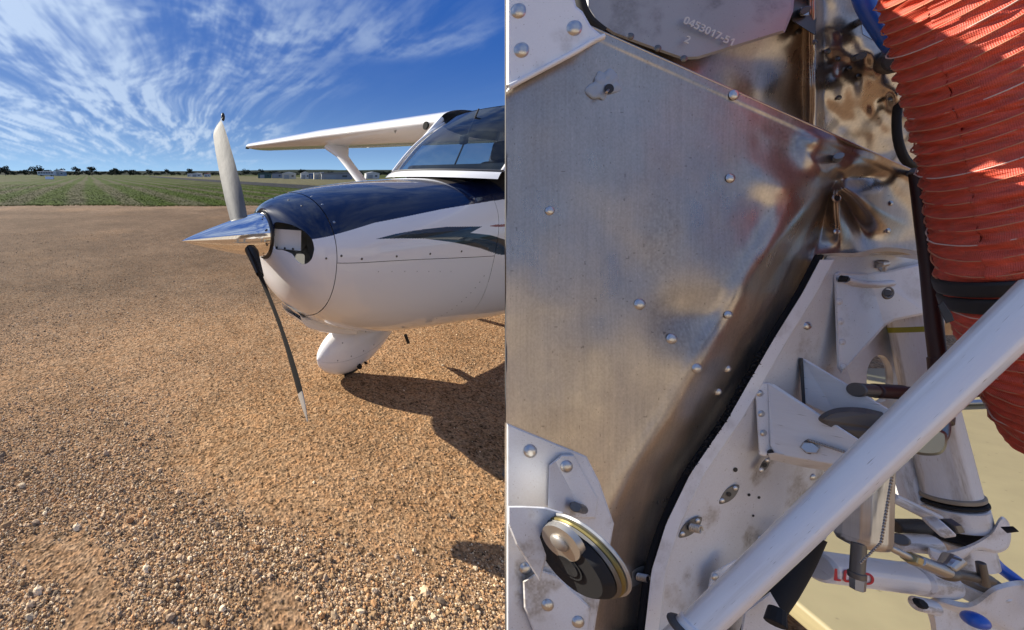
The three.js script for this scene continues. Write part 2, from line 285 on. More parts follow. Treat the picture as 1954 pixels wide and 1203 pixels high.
{
  const r = mulberry(88);
  // the belt: nobody can count it
  const belt = []; const m = new THREE.Matrix4();
  for (let k = 0; k < 150; k++) { const px = -160 + k * 8.6 + r() * 6, D = 520 + r() * 120, h = (px < 300 ? 8.2 : 5.6) * (0.55 + 0.75 * r()) * D / 560, x = (px - CX) / FOCAL * D / Math.cos(PITCH) * 1.0; const g = crowns[k % 4].clone(); g.scale(h * (1.5 + r()), h * 1.25, h * 1.2); g.translate(x, -h * 0.3, -D); belt.push(g); }
  stuff('tree_belt', 'dark band of trees along the horizon behind the airfield', 'trees', new THREE.Mesh(mergeGeometries(belt), leafMats[0]));
  // single trees that stand out of the belt
  const trees = [[10, 470, 13.5, 'broad dark tree at the end of the tree belt'], [78, 500, 12, 'dark tree rising behind the long white bus'], [132, 480, 12.5, 'rounded dark tree standing out of the belt beside the pale sheds'], [196, 470, 10.5, 'low dark tree at the far end of the mown lines'], [222, 490, 11.5, 'dark round tree beyond the end of the mown lines'], [262, 480, 9.5, 'small dark tree in the belt above the runway'], [318, 430, 7.4, 'small tree beside the far end of the runway'], [348, 430, 7.6, 'tree standing left of the small white sheds'], [386, 430, 8, 'tree growing between the small white sheds'], [478, 380, 7, 'tree beside the green shed across the runway'], [505, 380, 6.6, 'tree between the green shed and the grey hangar'], [572, 400, 6.6, 'low tree behind the row of white hangars']];
  for (const [px, D, h, label] of trees) {
    const x = (px - CX) / FOCAL * D / Math.cos(PITCH), t = thing('eucalyptus_tree', label, 'tree', V(x, -0.05, -D), r() * 6, 'trees on the far side of the airfield');
    const w = h * (1.05 + 0.5 * r()), k = (r() * 4) | 0;
    part(t, 'trunk', trunks[k % 2].clone().scale(h, h, h), barkMat); part(t, 'crown', crowns[k].clone().scale(w, h, w), leafMats[k % 3]);
  }
  // sheds and hangars
  const roofM = mat(C(0.55, 0.55, 0.54), 0.5, 0.3), doorM = mat(C(0.30, 0.32, 0.34), 0.6), glassM = mat(C(0.04, 0.05, 0.06), 0.15);
  const shed = (name, label, px0, px1, pyBase, pyTop, wall, roof, gable) => {
    const base = onGround((px0 + px1) / 2, pyBase), D = -base.z, sc = D / Math.cos(PITCH) / FOCAL * 0.93, w = (px1 - px0) * D / FOCAL / Math.cos(PITCH), h = Math.max(2.2, (pyBase - pyTop) * sc * 0.95), d = w * 0.6;
    const t = thing(name, label, 'building', V(base.x, -0.05, -D - d / 2), 0, 'sheds across the airfield');
    part(t, 'wall', box(w, h * 0.78, d, 0, h * 0.39, 0), mat(wall, 0.8));
    const s = new THREE.Shape(); if (gable) { s.moveTo(-w * 0.53, 0); s.lineTo(w * 0.53, 0); s.lineTo(w * 0.53, h * 0.05); s.lineTo(0, h * 0.28); s.lineTo(-w * 0.53, h * 0.05); } else { s.moveTo(-w * 0.52, 0); s.lineTo(w * 0.52, 0); s.lineTo(w * 0.52, h * 0.18); s.lineTo(-w * 0.52, h * 0.10); }
    part(t, 'roof', new THREE.ExtrudeGeometry(s, { depth: d * 1.06, bevelEnabled: false }).translate(0, h * 0.78, -d * 0.53), roof || roofM);
    part(t, 'door', box(w * 0.34, h * 0.6, 0.15, -w * 0.18, h * 0.31, d / 2 + 0.05), doorM);
    part(t, 'window', box(w * 0.16, h * 0.2, 0.12, w * 0.26, h * 0.45, d / 2 + 0.04), glassM);
    return t;
  };
  const white = C(0.62, 0.61, 0.58), cream = C(0.56, 0.52, 0.44), grey = C(0.30, 0.31, 0.33), teal = C(0.05, 0.11, 0.10), blue = C(0.10, 0.17, 0.30);
  shed('far_shed', 'pale flat shed beside the long white bus on the horizon', 106, 121, 336.0, 326, C(0.42, 0.45, 0.48), null, true);
  shed('far_shed', 'small white shed beside the belt, first of three', 358, 364, 337.6, 332.6, white);
  shed('far_shed', 'wider white shed in the middle of three small sheds', 366, 383, 337.8, 332.6, white, null, true);
  shed('far_shed', 'white shed with reddish roof across the runway', 390, 400, 337.8, 333.4, white, mat(C(0.32, 0.12, 0.10), 0.8), true);
  shed('far_hangar', 'dark green hangar across the runway', 494, 516, 340.5, 330.5, teal, mat(C(0.04, 0.07, 0.065), 0.6), true);
  shed('far_hangar', 'grey hangar beside the dark green one', 520, 537, 340.5, 331.5, grey, mat(C(0.12, 0.12, 0.13), 0.6), true);
  shed('far_hangar', 'cream hangar at the end of the white row', 540, 563, 341.6, 334.6, cream, null, true);
  shed('far_hangar', 'white hangar with blue neighbour in the row', 575, 590, 341.8, 334.4, white, null, true);
  shed('far_hangar', 'narrow blue hangar in the white row', 590, 600, 341.8, 334.6, blue);
  shed('far_hangar', 'bright cream hangar beside the wing strut', 600, 616, 342.6, 333.6, cream, null, false);
  shed('far_hangar', 'long grey corrugated shed behind the wing strut', 617, 668, 342.8, 335.2, grey, mat(C(0.25, 0.25, 0.26), 0.5, 0.4));
  shed('far_hangar', 'white building above the cowling beyond the strut', 672, 684, 341.5, 331.5, white, null, true);
  shed('far_hangar', 'low white building nearest the windscreen beyond the strut', 700, 722, 341.5, 333.0, white, null, true);
}
{
  // long white bus by the tree belt
  const p = onGround(90, 336.4), D = -p.z, L = 30 * D / FOCAL / Math.cos(PITCH) * 0.95, h = L * 0.26, t = thing('bus', 'long white bus parked in front of the tree belt', 'bus', V(p.x, 0, -D));
  part(t, 'body', rbox(L, h * 0.82, h * 0.8, h * 0.1, 0, h * 0.55, 0), mat(C(0.7, 0.71, 0.72), 0.4));
  const wm = mat(C(0.03, 0.035, 0.04), 0.15); for (let k = 0; k < 6; k++) part(t, 'window', box(L * 0.12, h * 0.26, h * 0.02, -L * 0.38 + k * L * 0.15, h * 0.7, h * 0.405), wm);
  const tm = mat(C(0.02, 0.02, 0.02), 0.9); for (const x of [-0.3, 0.3]) for (const z of [-1, 1]) part(t, 'wheel', new THREE.CylinderGeometry(h * 0.16, h * 0.16, h * 0.12, 16).rotateX(Math.PI / 2).translate(L * x, h * 0.16, z * h * 0.34), tm);
  // white gable marker in the grass
  const q = onGround(95, 342.5), m = thing('gable_marker', 'white gable marker standing in the grass field', 'marker', V(q.x, 0.02, q.z), 0.35), w = 13 * -q.z / FOCAL;
  const s = new THREE.Shape(); s.moveTo(-w * 0.26, 0); s.lineTo(0, w * 0.36); s.lineTo(w * 0.26, 0); s.lineTo(w * 0.22, 0); s.lineTo(0, w * 0.31); s.lineTo(-w * 0.22, 0);
  part(m, 'panel', new THREE.ExtrudeGeometry(s, { depth: w, bevelEnabled: false }).translate(0, 0, -w / 2).rotateY(Math.PI / 2), mat(C(0.78, 0.78, 0.78), 0.6));
  part(m, 'foot', box(w * 1.02, w * 0.03, w * 0.06, 0, w * 0.012, w * 0.24), mat(C(0.4, 0.4, 0.4), 0.6));
}

// ───────── the aircraft: high-wing single with a bent propeller ─────────
// local axes: x aft along the thrust line, y up from the ground, z to port (towards the viewer)
const plane = thing('light_aircraft', 'white and dark blue high wing light aircraft with a bent propeller', 'aircraft', V(-0.1135, 0, -2.1653), 0.4657);
const HUB = 1.103;
// stations: a, half width, top, bottom, parting height, upper power, lower power
const BODY = [
  [0.000, 0.150, HUB + 0.150, HUB - 0.150, HUB, 2.0, 2.0],
  [0.012, 0.210, 1.262, 0.915, 1.09, 2.0, 2.0],
  [0.040, 0.315, 1.280, 0.820, 1.06, 2.0, 2.0],
  [0.085, 0.390, 1.300, 0.730, 1.035, 2.0, 2.05],
  [0.140, 0.437, 1.317, 0.660, 1.02, 2.05, 2.1],
  [0.200, 0.463, 1.331, 0.605, 1.01, 2.1, 2.2],
  [0.320, 0.486, 1.352, 0.530, 1.003, 2.15, 2.25],
  [0.480, 0.502, 1.372, 0.462, 0.998, 2.2, 2.3],
  [0.700, 0.514, 1.390, 0.405, 0.988, 2.3, 2.4],
  [1.000, 0.524, 1.404, 0.375, 0.970, 2.5, 2.6],
  [1.360, 0.532, 1.418, 0.362, 0.950, 2.9, 2.8],
  [1.800, 0.540, 1.450, 0.345, 0.930, 3.5, 3.0],
  [2.700, 0.530, 1.450, 0.360, 0.930, 3.5, 3.0],
  [3.600, 0.400, 1.420, 0.520, 0.980, 2.6, 2.4],
  [5.000, 0.230, 1.360, 0.760, 1.060, 2.2, 2.2],
  [6.700, 0.060, 1.290, 1.020, 1.150, 2.0, 2.0]];
function section(a, th, inset = 0) { // th 0 = port parting line, pi/2 = top, pi = starboard, -pi/2 = bottom
  const [w, t, b, c, nu, nl] = sinterp(BODY, a), ct = Math.cos(th), st = Math.sin(th), n = st >= 0 ? nu : nl, H = st >= 0 ? t - c : c - b;
  const k = (q) => Math.sign(q) * Math.pow(Math.abs(q), 2 / n);
  return V(a, c + (H - inset) * k(st), (w - inset) * k(ct));
}
// livery: base paint by place on the skin, plus a painted reflection in the swoosh
const blueEdge = [[0.0, 1.12], [0.1, 1.125], [0.44, 1.192], [0.92, 1.243], [1.43, 1.285], [2.2, 1.34]];
const inPoly = (poly, x, y) => { let s = false; for (let i = 0, j = poly.length - 1; i < poly.length; j = i++) { const [xi, yi] = poly[i], [xj, yj] = poly[j]; if ((yi > y) !== (yj > y) && x < (xj - xi) * (y - yi) / (yj - yi) + xi) s = !s; } return s; };
const swoosh = [[0.43, 1.115], [0.56, 1.133], [0.70, 1.144], [0.92, 1.150], [1.21, 1.137], [1.11, 1.106], [1.28, 1.083], [1.48, 1.035], [1.8, 0.93], [1.9, 0.80], [1.51, 0.935], [1.28, 0.992], [1.12, 1.03], [0.98, 1.06], [0.76, 1.096], [0.6, 1.108]];
const redDash = [[1.27, 1.136], [1.33, 1.142], [2.0, 1.142], [2.0, 1.120], [1.33, 1.128]];
function livery(p) {
  const a = p.x, h = p.y, s = Math.abs(p.z);
  if (a > 0.50 && s < 0.25 + 0.03 * smooth(0.5, 0.9, a) && h > 1.3 && a < 1.30 && s < (a - 0.50) * 0.95 + 0.04) return [0.125, 0.105, 0.085];
  if (h > interp(blueEdge, a)[0]) return [0.0035, 0.010, 0.042];
  if (inPoly(swoosh, a, h)) return h > mix(1.12, 1.02, clamp((a - 0.43) / 1.0)) && a < 1.12 && a > 0.55 && h > 1.125 ? [0.012, 0.045, 0.10] : [0.012, 0.03, 0.045];  // bluer upper part of the swoosh paints in a reflected gradient
  if (inPoly(redDash, a, h)) return [0.28, 0.08, 0.04];
  return [0.79, 0.79, 0.80];
}
const A1 = 2.05;
function liveryTex(th0, th1, w, h, a0, a1) {
  const cols = Array.from({ length: w }, (_, i) => sinterp(BODY, mix(a0, a1, i / w))), k = (q, n) => Math.sign(q) * Math.pow(Math.abs(q), 2 / n), p = V(0, 0, 0);
  return tex(w, h, (u, v, i) => { const th = mix(th0, th1, v), [W, t, b, c, nu, nl] = cols[i], st = Math.sin(th); p.set(mix(a0, a1, u), c + (st >= 0 ? (t - c) * k(st, nu) : (c - b) * k(st, nl)), W * k(Math.cos(th), st >= 0 ? nu : nl)); return livery(p).map(enc); }, { repeat: false });
}
const paintX = { clearcoat: 1, clearcoatRoughness: 0.03, specularIntensity: 0.15 };
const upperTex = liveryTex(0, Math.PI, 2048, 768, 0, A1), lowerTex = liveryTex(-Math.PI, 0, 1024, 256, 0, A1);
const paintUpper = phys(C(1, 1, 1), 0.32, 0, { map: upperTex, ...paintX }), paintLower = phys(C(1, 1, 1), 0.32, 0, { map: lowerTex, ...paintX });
const paintWhite = phys(C(0.79, 0.79, 0.80), 0.32, 0, paintX);
const skin = (a0, a1, th0, th1, na, nt, pw = 1) => gridGeo(nt, na, (u, v) => section(mix(a0, a1, Math.pow(v, pw)), mix(th1, th0, u)),
  (u, v, p) => { const th = mix(th1, th0, u); return [mix(a0, a1, Math.pow(v, pw)) / A1, th >= 0 ? th / Math.PI : th / Math.PI + 1]; });
const GAP = 0.0035;
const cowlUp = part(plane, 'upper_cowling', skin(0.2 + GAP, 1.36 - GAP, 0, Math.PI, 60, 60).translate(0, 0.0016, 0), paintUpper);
const cowlLow = part(plane, 'lower_cowling', skin(0.2 + GAP, 1.36 - GAP, -Math.PI, -0.00001, 60, 60).translate(0, -0.0016, 0), paintLower);
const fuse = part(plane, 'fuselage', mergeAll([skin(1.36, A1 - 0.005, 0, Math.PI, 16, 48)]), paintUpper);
part(plane, 'fuselage', skin(1.36, A1 - 0.005, -Math.PI, 0, 16, 40), paintLower);
part(plane, 'fuselage', gridGeo(72, 40, (u, v) => section(mix(A1 - 0.005, 6.7, v), -u * 2 * Math.PI)), paintWhite);
const castAlloy = mat(C(0.24, 0.24, 0.24), 0.6, 0.4);
part(plane, 'engine', mergeAll([rbox(0.8, 0.55, 0.52, 0.06, 0.66, 0.98, 0), rodGeo(V(0.25, HUB, 0), V(0.02, HUB, 0), 0.11, 0.09), rbox(0.30, 0.16, 0.86, 0.04, 0.52, 1.02, 0)]), castAlloy);

{ const eng = plane.children.find((c) => c.name === 'engine'); for (const z of [1, -1]) for (let k = 0; k < 9; k++) part(eng, 'cooling_fin', rbox(0.24, 0.20, 0.004, 0.0015, 0.42, 1.08, z * (0.265 + 0.018 * k), 1), castAlloy); }
// nose bowl: hollow shell with the two air inlets cut through
const evaluator = new Evaluator(); evaluator.useGroups = false;
{
  const solid = (inset, a0, a1, capped) => {
    const nt = 96, na = 22, parts = [];
    const side = gridGeo(nt, na, (u, v) => section(mix(a0, a1, Math.pow(v, 1.8)) , -u * 2 * Math.PI + Math.PI, inset), (u, v) => { let th = -u * 2 * Math.PI + Math.PI; return [mix(a0, a1, Math.pow(v, 1.8)) / A1, th / Math.PI]; });
    parts.push(side.toNonIndexed());
    for (const [a, flip] of [[a0, false], [a1, true]]) {
      const pos = [], uv = []; for (let k = 0; k < nt; k++) { const p = section(a, -k / nt * 2 * Math.PI + Math.PI, inset), q = section(a, -(k + 1) / nt * 2 * Math.PI + Math.PI, inset), c = V(a, HUB - 0.05, 0); const tri = flip ? [c, q, p] : [c, p, q]; for (const t of (flip ? [c, p, q] : [c, q, p])) { pos.push(t.x, t.y, t.z); uv.push(a / A1, 0.02); } }
      const g = new THREE.BufferGeometry(); g.setAttribute('position', new THREE.Float32BufferAttribute(pos, 3)); g.setAttribute('uv', new THREE.Float32BufferAttribute(uv, 2)); g.computeVertexNormals(); parts.push(g);
    }
    return mergeGeometries(parts);
  };
  const outer = new Brush(solid(0, 0, 0.2)), inner = new Brush(solid(0.010, 0.010, 0.24)); outer.updateMatrixWorld(); inner.updateMatrixWorld();
  let bowl = evaluator.evaluate(outer, inner, SUBTRACTION);
  for (const side of [1, -1]) {
    const pts = [[0.135, 1.180], [0.20, 1.192], [0.27, 1.186], [0.335, 1.162], [0.382, 1.124], [0.402, 1.078], [0.398, 1.030], [0.376, 1.002], [0.345, 0.994], [0.315, 1.012], [0.290, 1.040], [0.22, 1.050], [0.135, 1.050]];
    const curve = new THREE.CatmullRomCurve3(pts.map(([z, h]) => V(z * side, h, 0)), true, 'catmullrom', 0.35).getPoints(60);
    const s = new THREE.Shape(curve.slice(0, 60).map((p) => new THREE.Vector2(p.x, p.y)));
    const cut = new Brush(new THREE.ExtrudeGeometry(s, { depth: 0.6, bevelEnabled: false, curveSegments: 8 }).rotateY(Math.PI / 2).translate(-0.3, 0, 0)); // x <- z, z <- -x
    cut.geometry.scale(1, 1, -1); { const ix = cut.geometry.index; const p = cut.geometry.attributes.position, n = cut.geometry.attributes.normal, q = cut.geometry.attributes.uv; for (let i = 0; i < p.count; i += 3) for (const A of [p, n, q]) { const d = A.itemSize; for (let k = 0; k < d; k++) { const t = A.array[(i + 1) * d + k]; A.array[(i + 1) * d + k] = A.array[(i + 2) * d + k]; A.array[(i + 2) * d + k] = t; } } }
    cut.updateMatrixWorld(); bowl = evaluator.evaluate(bowl, cut, SUBTRACTION);
  }
  // paint: sample the livery on both halves
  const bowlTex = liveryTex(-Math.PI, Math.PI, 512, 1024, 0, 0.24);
  const g = bowl.geometry.clone(), p = g.attributes.position, uv = g.attributes.uv;
  for (let i = 0; i < p.count; i++) { const a = clamp(p.getX(i), 0, 0.2), [w, t, b, c, nu, nl] = sinterp(BODY, a), y = p.getY(i) - c, H = y >= 0 ? t - c : c - b, n = y >= 0 ? nu : nl; const k = (q) => Math.sign(q) * Math.pow(Math.abs(q), n / 2); uv.setXY(i, a / 0.24, (Math.atan2(k(y / H), k(p.getZ(i) / w)) + Math.PI) / (2 * Math.PI)); }
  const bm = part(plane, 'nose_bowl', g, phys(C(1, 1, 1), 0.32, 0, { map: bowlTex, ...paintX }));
  for (const side of [1, -1]) {
    // rounded lip round the inlet's outer edge and the riveted plate inside it
    const plate = part(plane, 'inlet_baffle', rbox(0.185, 0.112, 0.006, 0.002, 0, 0, 0), paintWhite); plate.rotation.y = -0.9 * side; plate.position.set(0.070, 1.092, 0.150 * side);
    for (let k = 0; k < 3; k++) part(plate, 'screw', new THREE.SphereGeometry(0.0065, 10, 6).scale(1, 1, 0.5).translate(-0.055 + 0.05 * k, -0.048, 0.005 * side), mat(C(0.08, 0.075, 0.07), 0.4, 0.8));
    part(plane, 'inlet_duct', gridGeo(20, 6, (u, v) => { const t = u * 2 * Math.PI; return V(0.22 + 0.1 * v, 1.09 + 0.15 * Math.sin(t), (0.27 + 0.15 * Math.cos(t)) * side); }), castAlloy);
  }
}
// fasteners on the cowling
const screwG = new THREE.LatheGeometry([[0, 0.0022], [0.0035, 0.002], [0.0062, 0.0008], [0.0066, -0.001]].map(([x, y]) => new THREE.Vector2(x, y)), 12), screwM = mat(C(0.34, 0.34, 0.35), 0.35, 0.9), screwDark = mat(C(0.13, 0.12, 0.11), 0.45, 0.85);
function screwAt(host, a, th, s = 1, m = screwM) {
  const p = section(a, th), q1 = section(a + 0.005, th), q2 = section(a, th + 0.01), n = q1.sub(p).cross(q2.sub(p)).normalize(); if (n.dot(V(0, p.y - 0.95, p.z)) < 0) n.negate();
  const o = part(host, 'screw', screwG, m); o.position.copy(p).addScaledVector(n, 0.0006); o.quaternion.setFromUnitVectors(V(0, 1, 0), n); o.scale.setScalar(s);
}
for (const th of [0.62, 0.98, 1.24, 1.5, 1.8, 2.1, 2.5]) screwAt(cowlUp, 0.225, th, 1.15);
for (const [a, th] of [[0.225, 0.10], [0.34, 0.045], [0.56, 0.045], [0.80, 0.045], [1.05, 0.045], [1.28, 0.045]]) screwAt(cowlUp, a, th, 1, screwDark);
for (const [a, th] of [[0.13, 1.05], [0.11, 1.32], [0.15, 0.05], [0.1, 1.75]]) screwAt(plane.children.find((c) => c.name === 'nose_bowl'), a, th, 0.85, screwDark);
for (let k = 0; k < 12; k++) screwAt(cowlLow, mix(1.30, 1.02, k / 11), mix(-0.12, -0.75, k / 11), 0.62, screwM);
for (let k = 0; k < 7; k++) screwAt(cowlLow, 0.45 + 0.09 * k, -0.075, 0.45, screwM);
// chin air scoop
{
  const sc = part(plane, 'chin_scoop', gridGeo(40, 14, (u, v) => { const t = u * 2 * Math.PI, a = mix(0.155, 0.62, v), k = (q) => Math.sign(q) * Math.pow(Math.abs(q), 0.5), w = 0.13 + 0.05 * v, hc = mix(0.598, 0.455, Math.sqrt(v)), hh = mix(0.058, 0.06, v); return V(a - 0.02 + (1 - v) * 0.10 * (0.5 - 0.5 * Math.sin(t)), hc + hh * k(Math.sin(t)), -w * k(Math.cos(t))); }), paintWhite);
  part(sc, 'filter', gridGeo(40, 1, (u, v) => { const t = u * 2 * Math.PI, k = (q) => Math.sign(q) * Math.pow(Math.abs(q), 0.5), w = 0.124 * v; return V(0.165 + 0.10 * (0.5 - 0.5 * Math.sin(t) * v), 0.596 + 0.05 * v * k(Math.sin(t)), -w * k(Math.cos(t))); }), mat(C(0.12, 0.11, 0.10), 0.9));
}
part(plane, 'drain_tube', rodGeo(V(0.92, 0.40, 0.30), V(0.95, 0.335, 0.31), 0.011, 0.010, 12), mat(C(0.02, 0.02, 0.02), 0.5));
part(plane, 'exhaust_pipe', rodGeo(V(1.05, 0.42, -0.16), V(1.22, 0.27, -0.18), 0.028, 0.028, 18), mat(C(0.20, 0.17, 0.14), 0.5, 0.7));

// spinner and propeller
const chrome = phys(C(0.83, 0.83, 0.84), 0.06, 1);
{
  const prof = []; for (let k = 0; k <= 30; k++) { const t = k / 30; prof.push(new THREE.Vector2(Math.max(0.0001, 0.1405 * Math.pow(t, 0.86) * (1 - 0.10 * Math.pow(t, 6))), -t)); }
  const g = new THREE.LatheGeometry(prof, 64); g.rotateZ(Math.PI / 2); // -y -> +x
  const L = 0.468; g.scale(L, 1, 1).translate(-L - 0.004, HUB, 0);
  const sp = part(plane, 'spinner', g, chrome);
  part(sp, 'backplate', new THREE.CylinderGeometry(0.139, 0.141, 0.012, 64).rotateZ(Math.PI / 2).translate(-0.004, HUB, 0), mat(C(0.03, 0.03, 0.032), 0.35, 0.6));
  for (let k = 0; k < 10; k++) { const t = k / 10 * 6.283 + 0.35; const o = part(sp, 'screw', screwG, screwDark); const r = 0.1335; o.position.set(-0.035, HUB + r * Math.sin(t), r * Math.cos(t)); o.quaternion.setFromUnitVectors(V(0, 1, 0), V(-0.2, Math.sin(t), Math.cos(t)).normalize()); o.scale.setScalar(0.9); }
}
const bladeTex = tex(512, 512, (u, v) => { const k = 0.15 + 0.03 * (fbm(u * 6, v * 40, 4) - 0.5) + 0.06 * (fbm(u * 7 + 30, v * 9, 4) - 0.5) + 0.03 * (noise2(u * 180, v * 30) - 0.5); return [enc(k), enc(k * 0.985), enc(k * 0.96)]; });
const bladeBump = tex(512, 512, (u, v) => { const k = fbm(u * 9, v * 22, 4); return [k, k, k]; }, { srgb: false });
const bladeFront = phys(C(1, 1, 1), 0.6, 0, { specularIntensity: 0.35, map: bladeTex, bumpMap: bladeBump, bumpScale: 0.0007 }), bladeBack = phys(C(0.010, 0.010, 0.011), 0.85, 0, { specularIntensity: 0.25 }), tipBare = mat(C(0.50, 0.49, 0.47), 0.45, 0.6);
const PHI = 0.774;
function blade(sign, R, bend, front, back) {
  const rr = V(0, Math.cos(PHI) * sign, -Math.sin(PHI) * sign), tt = V(0, Math.sin(PHI) * sign, Math.cos(PHI) * sign), xx = V(1, 0, 0);
  const chord = [[0.09, 0.095], [0.16, 0.108], [0.30, 0.122], [0.50, 0.126], [0.72, 0.120], [0.86, 0.105], [0.94, 0.062], [1.0, 0.010]];
  const pt = (r, c, face) => { // c -0.5..0.5 leading..trailing, face +1 front, -1 back
    const f = r / R, ch = interp(chord, f)[0] * (sign < 0 ? 1.15 : 1.08), beta = (sign < 0 ? -0.20 : 0.06) + mix(0.80, 0.34, Math.pow(clamp((f - 0.1) / 0.9), 0.6)), th = ch * mix(0.32, 0.055, Math.pow(clamp((f - 0.09) / 0.5), 0.6));
    const cd = tt.clone().multiplyScalar(Math.cos(beta)).addScaledVector(xx, Math.sin(beta)), nn = xx.clone().multiplyScalar(-Math.cos(beta)).addScaledVector(tt, Math.sin(beta));
    const off = th * (1 - 4 * c * c) * (face > 0 ? 0.7 : 0.3), B = bend(f);
    return V(-0.12, HUB, 0).addScaledVector(rr, r * B[1]).addScaledVector(xx, B[0]).addScaledVector(tt, B[2] || 0).addScaledVector(cd, (c + 0.02) * ch).addScaledVector(nn, off * face);
  };
  const n = 64, m = 16, side = (face) => gridGeo(m, n, (u, v) => pt(mix(0.09, 1, v) * R, (face > 0 ? u : 1 - u) - 0.5, face), (u, v) => [u, v]);
  const b = part(plane, 'propeller_blade', mergeAll([side(1)]), front); part(b, 'back_face', side(-1), back);
  return { b, pt };
}
const up = blade(1, 0.975, (f) => [0.085 * Math.max(0, f - 0.1) + 0.05 * Math.pow(smooth(0.85, 1, f), 2), 1 - 0.012 * smooth(0.6, 1, f), 0], bladeFront, bladeFront);
const low = blade(-1, 1.066, (f) => [0.03 * Math.sin(f * 3) , 1, 0], bladeBack, bladeBack);
up.b.userData.label = 'upper blade, bent back towards its tip';
part(up.b, 'tip_curl', new THREE.SphereGeometry(0.016, 14, 10).scale(0.8, 1.6, 0.8).translate(...up.pt(0.962, 0.1, 1).add(V(0.008, 0.006, 0)).toArray()), mat(C(0.015, 0.015, 0.016), 0.5));
{ const L = low.pt, n = 14; part(low.b, 'scraped_tip', gridGeo(10, n, (u, v) => { const f = mix(0.872, 1.002, v), t = u * 2 * Math.PI, p = L(f * 1.066, 0.48 * Math.cos(t), Math.sin(t) >= 0 ? 1 : -1); return p.add(V(-0.004 * Math.abs(Math.sin(t)) - 0.002, 0, 0.004)); }), tipBare); }
// black root fairing where the lower blade leaves the spinner
{ const rr = V(0, -Math.cos(PHI), Math.sin(PHI)); const c = V(-0.105, HUB, 0); part(low.b, 'root_fairing', gridGeo(24, 10, (u, v) => { const t = u * 2 * Math.PI, r = mix(0.05, 0.26, v), w = mix(0.058, 0.040, v), d = mix(0.05, 0.017, Math.sqrt(v)); const tt = V(0, -Math.sin(PHI), -Math.cos(PHI)), be = mix(0.85, 0.72, v), cd = tt.clone().multiplyScalar(Math.cos(be)).add(V(Math.sin(be), 0, 0)), nn = V(-Math.cos(be), 0, 0).addScaledVector(tt, Math.sin(be)); return c.clone().addScaledVector(rr, r).addScaledVector(cd, w * Math.cos(t)).addScaledVector(nn, d * Math.sin(t)); }), mat(C(0.02, 0.02, 0.021), 0.55)); }

// nose wheel with its fairing
{
  const sp = part(plane, 'wheel_fairing', gridGeo(40, 40, (u, v) => {
    const t = u * 2 * Math.PI, f = v, x = mix(0.40, 1.10, f), prof = Math.pow(Math.sin(Math.PI * Math.pow(f, 0.74)), 0.80), hc = mix(0.185, 0.30, f), cut = Math.sin(t) < 0 ? 1 : 1;
    return V(x, Math.max(0.014, hc + 0.200 * prof * Math.sin(t) * cut), -0.125 * prof * Math.cos(t));
  }), paintWhite);
  part(sp, 'axle_hole', new THREE.CylinderGeometry(0.020, 0.020, 0.02, 18).rotateX(Math.PI / 2).rotateY(-0.1).scale(0.8, 1, 1).translate(0.700, 0.115, 0.112), mat(C(0.01, 0.01, 0.01), 0.9));
  part(sp, 'tow_slot', new THREE.CylinderGeometry(0.009, 0.009, 0.02, 10).rotateX(Math.PI / 2).translate(0.755, 0.130, 0.112), mat(C(0.01, 0.01, 0.01), 0.9));
  const spatAt = (f, t) => { const prof = Math.pow(Math.sin(Math.PI * Math.pow(f, 0.74)), 0.80), hc = mix(0.185, 0.30, f); return V(mix(0.40, 1.10, f), Math.max(0.014, hc + 0.200 * prof * Math.sin(t)), 0.125 * prof * Math.cos(t)); };
  part(sp, 'seam', tubeGeo(Array.from({ length: 24 }, (_, k) => spatAt(0.02 + 0.9 * k / 23, -0.12)), 0.0011, 60, 6), mat(C(0.42, 0.41, 0.40), 0.6));
  for (const [f, t] of [[0.16, -0.02], [0.3, 0.02], [0.45, 0.04], [0.6, 0.05], [0.22, 0.7], [0.5, 0.75]]) part(sp, 'screw', new THREE.SphereGeometry(0.0055, 10, 6).scale(1, 1, 0.5).translate(...spatAt(f, t).toArray()), screwM);
  const w = part(plane, 'nose_wheel', new THREE.TorusGeometry(0.098, 0.046, 16, 40).translate(0.68, 0.144, 0), mat(C(0.018, 0.018, 0.018), 0.85));
  part(w, 'rim', new THREE.CylinderGeometry(0.07, 0.07, 0.06, 24).rotateX(Math.PI / 2).translate(0.68, 0.144, 0), mat(C(0.5, 0.5, 0.5), 0.4, 0.7));
  part(plane, 'nose_leg', gridGeo(24, 8, (u, v) => { const t = u * 2 * Math.PI, h = mix(0.28, 0.62, v); return V(0.70 - 0.02 * v + mix(0.16, 0.12, v) * Math.cos(t), h, -0.06 * Math.sin(t)); }), paintWhite);
}
